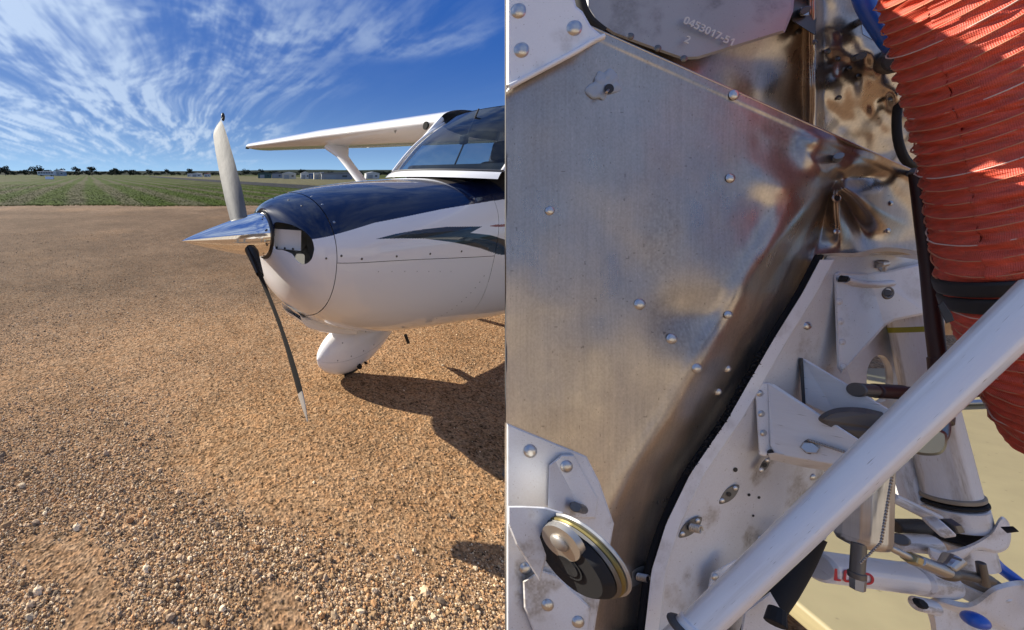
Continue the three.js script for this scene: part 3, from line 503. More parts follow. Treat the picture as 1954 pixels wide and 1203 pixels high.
// windscreen, cabin and roof
const cabinDark = mat(C(0.035, 0.034, 0.036), 0.9), trimDark = mat(C(0.02, 0.021, 0.024), 0.5);
const baseCurve = (u) => { const z = mix(0.47, -0.47, u), q = 1 - Math.pow(Math.abs(z) / 0.47, 2.2); return V(1.36 - 0.15 * q, 1.452 + 0.012 * q, z); };
const topCurve = (u) => { const z = mix(0.44, -0.44, u), q = 1 - Math.pow(Math.abs(z) / 0.44, 2.6); return V(1.83 - 0.06 * q, 1.825 + 0.05 * q, z); };
{
  const ws = part(plane, 'windscreen', gridGeo(40, 24, (u, v) => { const a = baseCurve(u), b = topCurve(u), p = a.lerp(b, v), bulge = Math.sin(v * Math.PI) * 0.035; return p.add(V(-bulge * 0.8, bulge * 0.7, 0)); }), phys(C(0.42, 0.50, 0.58), 0.03, 0, { transmission: 1, thickness: 0, ior: 1.5, side: THREE.DoubleSide }));
  part(ws, 'base_trim', tubeGeo(Array.from({ length: 21 }, (_, k) => baseCurve(k / 20).add(V(-0.004, -0.002, 0))), 0.007, 60, 8), mat(C(0.08, 0.08, 0.085), 0.6));
  for (const s of [0, 1]) part(ws, 'side_trim', tubeGeo(Array.from({ length: 9 }, (_, k) => { const v = k / 8, p = baseCurve(s).lerp(topCurve(s), v), b = Math.sin(v * Math.PI) * 0.035; return p.add(V(-b * 0.8, b * 0.7, 0)); }), 0.011, 40, 8), s ? paintWhite : paintWhite);
  part(plane, 'deck_cover', gridGeo(40, 8, (u, v) => { const p = baseCurve(u), q = p.clone().add(V(-0.055, -0.046, 0)); q.z *= 1.04; const o = q.lerp(p.add(V(0.0, -0.004, 0)), v); o.y += 0.008 * Math.sin(v * Math.PI); return o; }), paintWhite);
  part(plane, 'instrument_panel', rbox(0.14, 0.20, 0.90, 0.03, 1.55, 1.40, 0), cabinDark);
  part(plane, 'glare_shield', gridGeo(30, 6, (u, v) => { const p = baseCurve(u); return V(mix(p.x + 0.02, 1.60, v), mix(1.452, 1.475, v), p.z * 0.96); }), mat(C(0.05, 0.05, 0.05), 0.95));
  for (const z of [0.23, -0.23]) {
    const st = part(plane, 'seat', rbox(0.44, 0.12, 0.42, 0.04, 2.12, 0.98, z), mat(C(0.10, 0.09, 0.085), 0.85));
    part(st, 'backrest', rbox(0.12, 0.52, 0.40, 0.05, 2.36, 1.28, z), mat(C(0.10, 0.09, 0.085), 0.85));
    part(st, 'headrest', rbox(0.09, 0.16, 0.24, 0.04, 2.38, 1.62, z), mat(C(0.06, 0.06, 0.065), 0.85));
    part(plane, 'control_yoke', mergeAll([new THREE.TorusGeometry(0.13, 0.012, 8, 24, Math.PI).rotateY(Math.PI / 2).rotateX(Math.PI).translate(1.70, 1.44, z), rodGeo(V(1.58, 1.40, z), V(1.70, 1.40, z), 0.014)]), cabinDark);
  }
  part(plane, 'compass', rbox(0.05, 0.06, 0.05, 0.015, 1.56, 1.66, 0), cabinDark); part(plane, 'compass_post', rodGeo(V(1.66, 1.86, 0), V(1.50, 1.48, 0), 0.006), cabinDark);
  part(plane, 'cabin_floor', box(1.3, 0.02, 0.9, 2.0, 0.75, 0), cabinDark);
  part(plane, 'cabin_roof', gridGeo(30, 16, (u, v) => { const p = topCurve(u); const x = mix(p.x - 0.004, 3.25, v); return V(x, mix(p.y, 1.88 - 0.02, v) + 0.06 * Math.sin(v * Math.PI), p.z * mix(1, 1.12, v)); }), phys(C(0.0035, 0.010, 0.042), 0.32, 0, paintX));
  part(plane, 'headliner', box(1.2, 0.02, 0.86, 2.45, 1.80, 0), mat(C(0.16, 0.155, 0.15), 0.9));
  for (const s of [1, -1]) {
    // door frame posts and side windows
    const postG = (x0, x1, w) => gridGeo(1, 1, (u, v) => V(mix(x0, x1, v) + (u - 0.5) * w, mix(1.44, 1.85, v), s * mix(0.525, 0.47, v)));
    const thick = (x0, x1, w) => { const q = rodGeo(V(x0, 1.42, s * 0.515), V(x1, 1.86, s * 0.46), w, w, 10); return q; };
    part(plane, 'door_post', thick(1.40, 1.82, 0.024), paintWhite); part(plane, 'door_post', thick(2.62, 2.62, 0.04), paintWhite); part(plane, 'door_post', thick(3.3, 3.25, 0.05), paintWhite);
    part(plane, 'side_window', gridGeo(1, 1, (u, v) => V(mix(mix(1.42, 1.84, v), 2.58, u), mix(1.44, 1.85, v), s * mix(0.518, 0.465, v))), phys(C(0.66, 0.72, 0.78), 0.03, 0, { transmission: 1, thickness: 0, side: THREE.DoubleSide }));
    part(plane, 'side_window', gridGeo(1, 1, (u, v) => V(mix(2.66, 3.26, u), mix(1.44, 1.85, v), s * mix(0.515, 0.465, v))), phys(C(0.66, 0.72, 0.78), 0.03, 0, { transmission: 1, thickness: 0, side: THREE.DoubleSide }));
  }
  part(plane, 'rear_window', gridGeo(8, 8, (u, v) => V(mix(3.28, 3.9, v), mix(1.85, 1.44, v), mix(0.47, -0.47, u) * mix(1, 0.75, v))), phys(C(0.66, 0.72, 0.78), 0.03, 0, { transmission: 1, thickness: 0, side: THREE.DoubleSide }));
}
// wings with their lift struts
const airfoil = (c) => { const x = c, t = 0.135; return t / 0.2 * (0.2969 * Math.sqrt(x) - 0.126 * x - 0.3516 * x * x + 0.2843 * x * x * x - 0.1015 * x * x * x * x); };
const WING_H = 1.80, DIH = 0.0225, WLE = 1.80, ROOT_C = 1.50;
const wingAt = (s) => { const k = clamp((s - 2.5) / 2.9); return { le: WLE + 0.17 * k + (s > 5.15 ? 0.25 * Math.pow((s - 5.15) / 0.25, 2.2) * 0.25 : 0), chord: mix(ROOT_C, 1.02, k) * (s > 5.15 ? 1 - 0.12 * Math.pow((s - 5.15) / 0.25, 2) : 1), h: WING_H + DIH * s, inc: mix(0.062, 0.02, clamp(s / 5.4)), th: s > 5.15 ? Math.sqrt(Math.max(0.02, 1 - Math.pow((s - 5.15) / 0.262, 2))) : 1 }; };
for (const side of [-1, 1]) {   // -1 = starboard wing, +1 = port wing
  const root = 0.46, tip = 5.40;
  const surf = gridGeo(72, 60, (u, v) => {
    const s = mix(root, tip, 1 - Math.pow(1 - v, 1.5)), w = wingAt(s), t = u * 2 * Math.PI, c = 0.5 + 0.5 * Math.cos(t), y = airfoil(c) * w.chord * w.th * (Math.sin(t) >= 0 ? 1.18 : -0.82) * Math.pow(Math.abs(Math.sin(t)) > 0 ? 1 : 0, 1);
    const x = (c - 0.25) * w.chord; return V(w.le + 0.25 * w.chord + x * Math.cos(w.inc) + y * Math.sin(w.inc), w.h + y + 0.015 * (1 - c) - x * Math.sin(w.inc), side * s);
  });
  const wing = part(plane, 'wing', surf, paintWhite);
  wing.userData.label = side < 0 ? 'starboard wing seen from below' : 'port wing';
  const w = wingAt(5.3);
  part(wing, 'tip_light', new THREE.SphereGeometry(0.03, 14, 10).scale(1.6, 0.7, 0.7).translate(w.le + 0.06, w.h - 0.005, side * 5.36), mat(C(0.03, 0.06, 0.04), 0.2));
  const vent = wingAt(0.75); part(wing, 'air_vent', new THREE.CylinderGeometry(0.032, 0.032, 0.02, 18).rotateZ(Math.PI / 2).scale(1, 1, 0.8).translate(vent.le - 0.002, vent.h + 0.005, side * 0.60), mat(C(0.008, 0.008, 0.008), 0.9));
  part(wing, 'stall_vane', new THREE.ConeGeometry(0.018, 0.03, 3).rotateX(Math.PI).rotateY(0.5).translate(vent.le + 0.006, vent.h - 0.012, side * 0.98), mat(C(0.25, 0.25, 0.24), 0.5, 0.5));
  // strut: streamlined tube from under the wing to the foot of the door post
  const A = V(2.12, wingAt(2.5).h - 0.09, side * 2.45), B = V(1.95, 0.60, side * 0.52);
  const dir = B.clone().sub(A).normalize(), cx = V(1, 0, 0).addScaledVector(dir, -dir.x).normalize(), cn = dir.clone().cross(cx);
  part(plane, 'wing_strut', gridGeo(24, 10, (u, v) => { const t = u * 2 * Math.PI, f = v < 0.14 ? 1 + 1.3 * Math.pow(1 - v / 0.14, 2) : 1, c = Math.cos(t); return A.clone().lerp(B, v).addScaledVector(cx, (c > 0 ? 0.095 : 0.065) * c * f).addScaledVector(cn, -0.027 * f * Math.sin(t)); }), paintWhite);
  // main gear
  const leg = part(plane, 'main_gear_leg', tubeGeo([V(2.25, 0.55, side * 0.48), V(2.28, 0.40, side * 0.85), V(2.30, 0.20, side * 1.12)], 0.035, 24, 12), paintWhite);
  const wh = part(plane, 'main_wheel', new THREE.TorusGeometry(0.125, 0.062, 16, 36).translate(2.30, 0.187, side * 1.20), mat(C(0.018, 0.018, 0.018), 0.85));
  part(wh, 'rim', new THREE.CylinderGeometry(0.08, 0.08, 0.08, 24).rotateX(Math.PI / 2).translate(2.30, 0.187, side * 1.20), mat(C(0.6, 0.6, 0.6), 0.4, 0.7));
}
// tail
part(plane, 'fin', (() => { const s = new THREE.Shape(); s.moveTo(5.2, 1.32); s.lineTo(5.75, 1.45); s.lineTo(6.35, 2.35); s.lineTo(6.85, 2.35); s.lineTo(6.8, 1.25); return new THREE.ExtrudeGeometry(s, { depth: 0.05, bevelEnabled: true, bevelThickness: 0.02, bevelSize: 0.02, bevelSegments: 2 }).translate(0, 0, -0.025); })(), phys(C(0.0035, 0.010, 0.042), 0.32, 0, paintX));
part(plane, 'tailplane', (() => { const s = new THREE.Shape(); s.moveTo(6.0, -1.5); s.lineTo(5.8, 0); s.lineTo(6.0, 1.5); s.lineTo(6.6, 1.5); s.lineTo(6.8, 0.2); s.lineTo(6.8, -0.2); s.lineTo(6.6, -1.5); return new THREE.ExtrudeGeometry(s, { depth: 0.04, bevelEnabled: true, bevelThickness: 0.015, bevelSize: 0.015, bevelSegments: 2 }).rotateX(Math.PI / 2).translate(0, 1.24, 0); })(), paintWhite);

// ───────── the opened-up firewall bay beside the viewer, with an added bench behind it ─────────
const D0 = 0.40;                                   // distance of the bare metal sheet, metres
const FACE = V(0, 0, 1).applyQuaternion(camera.quaternion);      // the way the sheet faces
const P3 = (x, y, w = 0) => at(x, y, D0 - w);      // measured point, w metres proud of the sheet
const font = await new FontLoader().loadAsync('fonts/droid/droid_sans_bold.typeface.json');
// sheet cut to an outline, with thickness and a small chamfer; w may vary over it
function sheet(poly, w, th = 0.0022, ch = 1.2, sub = 0, lower) {
  const W = typeof w === 'function' ? w : () => w, n = poly.length;
  const area = poly.reduce((s, p, i) => { const q = poly[(i + 1) % n]; return s + p[0] * q[1] - q[0] * p[1]; }, 0), sg = area > 0 ? 1 : -1;
  const inset = (d) => poly.map((p, i) => { const a = poly[(i + n - 1) % n], b = poly[(i + 1) % n]; let e1 = [p[0] - a[0], p[1] - a[1]], e2 = [b[0] - p[0], b[1] - p[1]]; const l1 = Math.hypot(...e1) || 1, l2 = Math.hypot(...e2) || 1; const n1 = [-e1[1] / l1 * sg, e1[0] / l1 * sg], n2 = [-e2[1] / l2 * sg, e2[0] / l2 * sg]; let m = [n1[0] + n2[0], n1[1] + n2[1]]; const k = Math.max(0.4, (m[0] * n1[0] + m[1] * n1[1])); return [p[0] + m[0] / k * d, p[1] + m[1] / k * d]; });
  const inner = inset(ch), tris = THREE.ShapeUtils.triangulateShape(inner.map((p) => new THREE.Vector2(p[0], p[1])), []);
  const pos = [], dz = ch * D0 / FOCAL; const P = (p, d) => P3(p[0], p[1], W(p[0], p[1]) - d);
  const tri = (a, b, c) => { const nn = b.clone().sub(a).cross(c.clone().sub(a)); pos.push(a.x, a.y, a.z, b.x, b.y, b.z, c.x, c.y, c.z); };
  const F = inner.map((p) => P(p, 0)), O = poly.map((p) => P(p, dz)), B = poly.map((p) => P(p, th));
  for (const [a, b, c] of tris) { const d = F[b].clone().sub(F[a]).cross(F[c].clone().sub(F[a])).dot(FACE); if (d > 0) tri(F[a], F[b], F[c]); else tri(F[a], F[c], F[b]); }
  for (const [a, b, c] of tris) { const d = B[b].clone().sub(B[a]).cross(B[c].clone().sub(B[a])).dot(FACE); if (d < 0) tri(B[a], B[b], B[c]); else tri(B[a], B[c], B[b]); }
  for (let i = 0; i < n; i++) { const j = (i + 1) % n; const q = (A, Bq) => { if (sg > 0) { tri(A[i], Bq[i], Bq[j]); tri(A[i], Bq[j], A[j]); } else { tri(A[i], Bq[j], Bq[i]); tri(A[i], A[j], Bq[j]); } }; q(F, O); q(O, B); }
  const g = new THREE.BufferGeometry(); g.setAttribute('position', new THREE.Float32BufferAttribute(pos, 3)); g.computeVertexNormals();
  const uv = new Float32Array(pos.length / 3 * 2); const X = V(1, 0, 0).applyQuaternion(camera.quaternion), Y = V(0, 1, 0).applyQuaternion(camera.quaternion);
  for (let i = 0; i < pos.length / 3; i++) { const v = V(pos[i * 3], pos[i * 3 + 1], pos[i * 3 + 2]); uv[i * 2] = v.dot(X) / 0.3; uv[i * 2 + 1] = v.dot(Y) / 0.3; } g.setAttribute('uv', new THREE.Float32BufferAttribute(uv, 2)); return g;
}
const rp = (poly, n = 64) => new THREE.CatmullRomCurve3(poly.map(([x, y]) => V(x, y, 0)), true, 'centripetal').getPoints(n).slice(0, n).map((p) => [p.x, p.y]);
const hitCaster = new THREE.Raycaster();
function hit(mesh, px, py) { mesh.updateWorldMatrix(true, false); const o = camera.position, d = at(px, py, 1).sub(o).normalize(); hitCaster.set(o, d); const r = hitCaster.intersectObject(mesh, false); return r.length ? r[0] : null; }
// fabric of the parts: painted white with grime specks, bare metal with scratches and stains
const speck = (seed, base, amt, warm = 0.04) => tex(768, 768, (u, v) => {
  const f = fbm(u * 9 + seed, v * 9, 4), s = noise2(u * 300 + seed, v * 300), s2 = noise2(u * 120 + seed * 3, v * 120), l = fbm(u * 3 + seed, v * 3 + 8, 3);
  const st = smooth(0.55, 0.8, f) * (0.4 + 0.6 * noise2(u * 160, v * 160)); let k = 1 - amt * 0.8 * st - amt * 0.18 * smooth(0.5, 0.75, l) - 0.10 * amt * s; if (s > 0.972) k *= 0.4; if (s2 > 0.985) k *= 0.5;
  return [enc(base[0] * k), enc(base[1] * k * (1 - warm * (1 - k))), enc(base[2] * k * (1 - 2.2 * warm * (1 - k)))];
}, { repeat: 'mirror' });
const rough = tex(512, 512, (u, v) => { const k = 0.5 + 0.5 * (fbm(u * 12, v * 12, 4) - 0.5) + 0.15 * (noise2(u * 240, v * 240) - 0.5); return [k, k, k]; }, { srgb: false });
const whitePaint = phys(C(1, 1, 1), 0.42, 0, { map: speck(3, [0.84, 0.85, 0.86], 0.30, 0.10), clearcoat: 0.4, clearcoatRoughness: 0.2 });
const whiteGrimy = phys(C(1, 1, 1), 0.5, 0, { map: speck(11, [0.78, 0.78, 0.78], 0.6, 0.22), clearcoat: 0.2, clearcoatRoughness: 0.3 });
const tubeWhite = phys(C(1, 1, 1), 0.30, 0, { map: speck(41, [0.84, 0.86, 0.88], 0.16, 0.15), clearcoat: 0.8, clearcoatRoughness: 0.1 });
const bareTex = tex(1024, 1024, (u, v) => {   // stained bare steel, brushed up and down; reddish tint paints in a reflection
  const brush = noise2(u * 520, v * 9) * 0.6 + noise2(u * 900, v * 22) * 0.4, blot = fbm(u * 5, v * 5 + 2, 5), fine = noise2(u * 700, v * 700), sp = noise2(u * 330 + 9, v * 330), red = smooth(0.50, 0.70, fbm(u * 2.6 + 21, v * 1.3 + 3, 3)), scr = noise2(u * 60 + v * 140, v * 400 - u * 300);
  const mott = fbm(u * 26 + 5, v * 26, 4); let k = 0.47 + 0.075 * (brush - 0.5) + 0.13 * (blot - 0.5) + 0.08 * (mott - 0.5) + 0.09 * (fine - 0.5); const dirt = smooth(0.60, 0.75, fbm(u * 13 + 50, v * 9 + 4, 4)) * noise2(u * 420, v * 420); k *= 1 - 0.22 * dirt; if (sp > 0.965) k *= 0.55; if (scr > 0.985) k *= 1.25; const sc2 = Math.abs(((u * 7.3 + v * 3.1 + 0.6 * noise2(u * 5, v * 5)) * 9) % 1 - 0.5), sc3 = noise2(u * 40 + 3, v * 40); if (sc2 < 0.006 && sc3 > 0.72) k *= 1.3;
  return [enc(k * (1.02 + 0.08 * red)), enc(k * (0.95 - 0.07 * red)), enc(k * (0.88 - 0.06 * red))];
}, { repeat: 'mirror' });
const bareRough = tex(512, 512, (u, v) => { const k = 0.32 + 0.24 * (fbm(u * 7, v * 7, 5) - 0.45) + 0.16 * (fbm(u * 40, v * 40, 3) - 0.5) + 0.04 * (noise2(u * 400, v * 8) - 0.5); return [k, k, k]; }, { srgb: false, repeat: 'mirror' });
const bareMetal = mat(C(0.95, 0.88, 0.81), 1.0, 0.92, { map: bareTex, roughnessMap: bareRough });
const steel = mat(C(0.48, 0.48, 0.48), 0.34, 0.95), steelDark = mat(C(0.16, 0.155, 0.15), 0.45, 0.85), alu = mat(C(0.66, 0.67, 0.68), 0.30, 0.95, { roughnessMap: null }), black = mat(C(0.014, 0.014, 0.015), 0.55), rubber = mat(C(0.010, 0.010, 0.011), 0.8), brownHose = mat(C(0.045, 0.018, 0.016), 0.42), blueTube = phys(C(0.01, 0.11, 0.55), 0.3, 0, { clearcoat: 0.5 }), sealant = mat(C(0.34, 0.40, 0.47), 0.6);

const bayBase = V(0.62, 0.62, -0.62);
const bay = thing('firewall', 'bare metal firewall with creased corner, white stiffened tunnel side and riveted brackets', 'firewall', bayBase);

// the bare sheet: rolls back towards the tunnel, creased at its upper corner
const edgeLine = [[-80, 1700], [330, 1640], [488, 1566], [560, 1528], [650, 1472], [740, 1420], [800, 1386], [905, 1314], [1000, 1268], [1090, 1240], [1300, 1216]];
function bend(px, py) {
  const xe = interp(edgeLine, py)[0], d = xe - px, fade = smooth(240, 470, py);
  let w = -0.034 * smooth(112, 14, d) * fade + 0.0014 * Math.exp(-Math.pow((d - 122) / 18, 2)) * fade;
  // crease folds running out from one pinched point
  const dx = px - 1592, dy = py - 346, R = Math.hypot(dx, dy) + 1e-6;
  for (let [ang, amp, wid, len] of [[0.72, 0.0085, 15, 170], [1.08, -0.006, 14, 160], [1.46, 0.009, 11, 150], [1.86, -0.007, 16, 190], [2.30, 0.007, 17, 260], [-0.12, -0.0055, 16, 120], [-0.75, 0.005, 18, 95], [-2.35, 0.006, 20, 110], [0.33, 0.006, 16, 120], [2.03, 0.0042, 6, 430], [2.15, -0.0036, 7, 400], [1.94, -0.0034, 6, 300], [0.55, 0.004, 7, 190], [1.25, 0.004, 6, 170]]) {
    amp *= 1.35; const ax = Math.cos(ang), ay = Math.sin(ang), al = dx * ax + dy * ay, pe = Math.abs(-dx * ay + dy * ax); if (al > 0) w += amp * Math.exp(-Math.pow(pe / (wid + al * 0.07), 1.6)) * smooth(0, 26, al) * smooth(len, len * 0.45, al);
  }
  w += 0.012 * Math.exp(-(Math.pow((px - 1565) / 34, 2) + Math.pow((py - 268) / 22, 2))) - 0.007 * Math.exp(-(R * R) / 500);
  w += 0.007 * Math.exp(-(Math.pow((px - 1480) / 60, 2) + Math.pow((py - 345) / 40, 2))) + 0.006 * Math.exp(-(Math.pow((px - 1340) / 70, 2) + Math.pow((py - 690) / 55, 2))) - 0.005 * Math.exp(-(Math.pow((px - 1310) / 60, 2) + Math.pow((py - 600) / 40, 2))) + 0.005 * Math.exp(-(Math.pow((px - 1420) / 36, 2) + Math.pow((py - 560) / 60, 2)));
  w += 0.006 * (fbm(px / 170 + 3, py / 170, 2) - 0.5) + 0.0016 * (fbm(px / 45 + 9, py / 45, 2) - 0.5) * smooth(1250, 1500, px);
  // rolled hem along the top edge
  const top = (py - 40) - (px - 1100) / 2.241; w += 0.0009 * (smooth(2, 8, top) < 1 ? smooth(24, 12, top) : smooth(24, 12, top)) * smooth(60, 20, Math.abs(top));
  return w;
}
const topX = (py) => 1100 + (py - 40) * 2.241;
const sheetGrid = (nx, ny, y0, y1, xl, xr) => { const uvw = (p) => [(p.x - 0.15) / 0.85, (p.y - 0.85) / 0.95]; return gridGeo(nx, ny, (u, v) => { const py = mix(y1, y0, v), px = mix(xl(py), xr(py), u); return P3(px, py, bend(px, py)); }, (u, v, p) => uvw(p)); };
const back = (g, t) => { const h = g.clone(), n = FACE.clone().multiplyScalar(-t); h.translate(n.x, n.y, n.z); const ix = h.index.array; for (let i = 0; i < ix.length; i += 3) { const s = ix[i + 1]; ix[i + 1] = ix[i + 2]; ix[i + 2] = s; } h.computeVertexNormals(); return h; };
const upperSheet = sheetGrid(250, 170, -70, 486, () => 966, (py) => Math.min(1757, Math.max(990, topX(py))));
const lowerSheet = sheetGrid(170, 240, 486, 1290, () => 966, (py) => interp(edgeLine, py)[0] + 4);
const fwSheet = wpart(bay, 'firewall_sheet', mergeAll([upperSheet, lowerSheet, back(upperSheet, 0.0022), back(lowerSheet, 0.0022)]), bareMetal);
wpart(fwSheet, 'hem', tubeGeo([0, 0.15, 0.3, 0.45, 0.6, 0.7, 0.8, 0.9, 1].map((t) => { const py = mix(-10, 331, t), px = topX(py); return P3(px, py, bend(px - 4, py + 2) - 0.0012); }), 0.0014, 90, 8), bareMetal);
wpart(fwSheet, 'edge_trim', tubeGeo([[966, -70], [966, 300], [966, 700], [966, 1290]].map(([x, y]) => P3(x, y, bend(x, y) - 0.001)), 0.0012, 60, 8), mat(C(0.12, 0.115, 0.11), 0.6, 0.5));

// rivets: low domes
const rivetG = new THREE.LatheGeometry([[0, 0.42], [0.35, 0.39], [0.66, 0.28], [0.88, 0.12], [1, -0.05]].map(([x, y]) => new THREE.Vector2(x, y)).reverse(), 18).rotateX(Math.PI / 2);
const rivetM = mat(C(0.56, 0.55, 0.53), 0.3, 0.9), rivetPaint = whiteGrimy;
function rivet(host, px, py, w, rp, m = rivetM, name = 'rivet', h = 1) {
  const o = part(host, name, rivetG, m); const p = P3(px, py, w), r = rp * (D0 - w) / FOCAL; let root = host; const off = V(0, 0, 0); while (root && root !== scene) { off.add(root.position); root = root.parent; }
  o.position.copy(p.sub(off)); o.quaternion.copy(camera.quaternion); o.scale.set(r, r, r * h); return o;
}
for (const [x, y, r] of [[1402, 181, 10], [1395, 340, 9], [1222, 581, 11], [1283, 647, 10.5], [1331, 703, 9.5], [1391, 601, 8], [1389, 704, 7.5], [1371, 748, 8], [1598, 442, 6], [1695, 440, 5.5], [1050, 402, 9], [1700, 388, 5.5]]) rivet(fwSheet, x, y, bend(x, y) + 0.0006, r);
for (const [x, y, r] of [[1598, 300, 10], [1740, 328, 7]]) { const w = bend(x, y); const o = wpart(fwSheet, 'bolt_stub', rodGeo(P3(x - 3, y + 5, w - 0.002), P3(x + 4, y - 3, w + 0.010), r * 0.75 * D0 / FOCAL, r * 0.6 * D0 / FOCAL, 14), mat(C(0.16, 0.20, 0.26), 0.5)); }
{ const o = wpart(fwSheet, 'torn_hole', new THREE.TorusGeometry(0.0042, 0.0011, 8, 20).applyQuaternion(camera.quaternion).translate(...P3(1597, 378, bend(1597, 378) + 0.0006).toArray()), bareMetal); wpart(o, 'hole', new THREE.CircleGeometry(0.0042, 18).applyQuaternion(camera.quaternion).translate(...P3(1597, 378, bend(1597, 378) + 0.0012).toArray()), black); }
// blue-grey sealant dab round a hole
{
  const n = 48, m = 12, c = [1153, 162], rad = (t) => 27 * (1 + 0.22 * Math.sin(t * 2 + 2.6) + 0.10 * Math.sin(t * 3 + 0.4) + 0.13 * Math.sin(t * 5) + 0.06 * Math.sin(t * 9)), g = gridGeo(n, m, (u, v) => { const t = -u * 6.2832, r = rad(t) * (v + 0.001), x = c[0] + r * Math.cos(t), y = c[1] + r * Math.sin(t) * 1.1; return P3(x, y, bend(x, y) + 0.0002 + 0.0036 * Math.pow(1 - v * v, 0.6) * (0.6 + 0.8 * noise2(x / 9, y / 9))); });
  const s = wpart(fwSheet, 'sealant_dab', g, sealant); wpart(s, 'hole', new THREE.CircleGeometry(0.0052, 20).applyQuaternion(camera.quaternion).translate(...P3(1163, 169, bend(1162, 168) + 0.0046).toArray()), black);
  wpart(s, 'wire_end', rodGeo(P3(1161, 172, 0.002), P3(1158, 176, 0.008), 0.0012), steel);
}

// golden upper sheet further back, dented
{
  const f = (px, py) => -0.115 + 0.075 * (420 - py) / 500 + 0.020 * (fbm(px / 130 + 2, py / 120 + 4, 2) - 0.5) + 0.008 * (fbm(px / 42, py / 48 + 7, 2) - 0.5) * smooth(1480, 1600, px) + 0.012 * smooth(1535, 1552, px) * smooth(1572, 1556, px) + 0.016 * smooth(1540, 1900, px);
  const g = gridGeo(170, 180, (u, v) => { const px = mix(1080, 2060, u), py = mix(640, -90, v); return P3(px, py, f(px, py)); }, (u, v, p) => [(p.x - 0.3) / 0.95, (p.y - 1.0) / 0.95]);
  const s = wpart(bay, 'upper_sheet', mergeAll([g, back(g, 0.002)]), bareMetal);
  for (const [x, y, r] of [[1580, 98, 6], [1600, 112, 5], [1622, 130, 5], [1525, 60, 6], [1556, 80, 5], [1602, 186, 5], [1640, 145, 5], [1700, 190, 5]]) rivet(s, x, y, f(x, y) + 0.0008, r, steelDark);
  for (const [x, y] of [[1636, 110], [1640, 42], [1530, 22]]) wpart(s, 'stud', rodGeo(P3(x, y, f(x, y)), P3(x + 8, y - 3, f(x, y) + 0.02), 0.0045, 0.004, 12), mat(C(0.12, 0.14, 0.17), 0.5, 0.5));
  wpart(s, 'clip', sheet([[1500, -60], [1556, -60], [1560, 30], [1556, 68], [1512, 40]], f(1530, 20) + 0.008, 0.003), steelDark);
  wpart(s, 'clip', sheet([[1528, 14], [1545, 14], [1545, 30], [1528, 30]], f(1530, 20) + 0.014, 0.004), steel);
  wpart(s, 'angle', sheet([[1640, 18], [1662, 30], [1668, 78], [1646, 66]], f(1650, 50) + 0.012, 0.003), steel);
  // dark plug and round port behind the orange hose
  wpart(s, 'port', rodGeo(P3(1690, 118, -0.085), P3(1730, 108, -0.02), 0.016, 0.015, 24), mat(C(0.07, 0.075, 0.085), 0.5, 0.3)); wpart(s, 'port_ring', new THREE.TorusGeometry(0.024, 0.0035, 10, 28).scale(0.55, 1.25, 1).applyQuaternion(camera.quaternion).translate(...P3(1686, 128, -0.075).toArray()), steelDark);
  wpart(s, 'grommet', new THREE.TorusGeometry(0.045, 0.004, 10, 36).scale(0.5, 1.2, 1).applyQuaternion(camera.quaternion).translate(...P3(1745, 235, -0.07).toArray()), black);
}
// white shelf bracket with stamped number, its shade put into a grey colour
{
  const poly = [[1118, -70], [1118, 14], [1136, 42], [1170, 66], [1240, 92], [1302, 114], [1332, 113], [1420, 86], [1498, 62], [1514, 22], [1522, -70]];
  const shadedWhite = mat(C(1, 1, 1), 0.45, 0, { map: speck(29, [0.33, 0.345, 0.37], 0.45, 0.05) });
  const b = wpart(bay, 'shelf_bracket', sheet(poly, (x, y) => -0.030 + (x - 1118) / 400 * 0.006, 0.012, 5), shadedWhite);
  wpart(b, 'rubber_edge', tubeGeo([[1106, -60], [1108, 4], [1122, 36], [1150, 62]].map(([x, y]) => P3(x, y, -0.026)), 0.0050, 40, 10), rubber);
  const stamp = (s, x, y, size, rot) => { const g = new TextGeometry(s, { font, size, depth: 0.0007, curveSegments: 3 }); g.computeBoundingBox(); g.rotateZ(rot); g.applyQuaternion(camera.quaternion); g.translate(...P3(x, y, -0.0228).toArray()); wpart(b, 'stamped_number', g, mat(C(0.55, 0.55, 0.52), 0.5)); };
  stamp('0453017-51', 1302, 44, 0.0088, -0.44); stamp('2', 1304, 80, 0.0084, -0.44);
  for (const [x, y] of [[1204, 69], [1256, 92], [1306, 112]]) rivet(b, x, y, -0.022, 7, steelDark);
}
// white bracket in the upper corner
{
  const b = wpart(bay, 'corner_bracket', sheet([[967, -70], [1080, -70], [1100, 12], [1112, 22], [1128, 50], [1152, 71], [967, 176]], (x, y) => 0.012, 0.008, 4), whitePaint);
  wpart(b, 'lip', tubeGeo([[970, 167], [1040, 130], [1100, 98], [1134, 78], [1153, 70]].map(([x, y], k) => P3(x, y, 0.013 + (k > 2 ? 0.003 * (k - 2) : 0))), 0.0030, 50, 12), whitePaint);
  for (const [x, y] of [[996, 95], [1097, 53], [990, 20]]) rivet(b, x, y, 0.0125, 15, rivetM, 'rivet', 1.05);
}
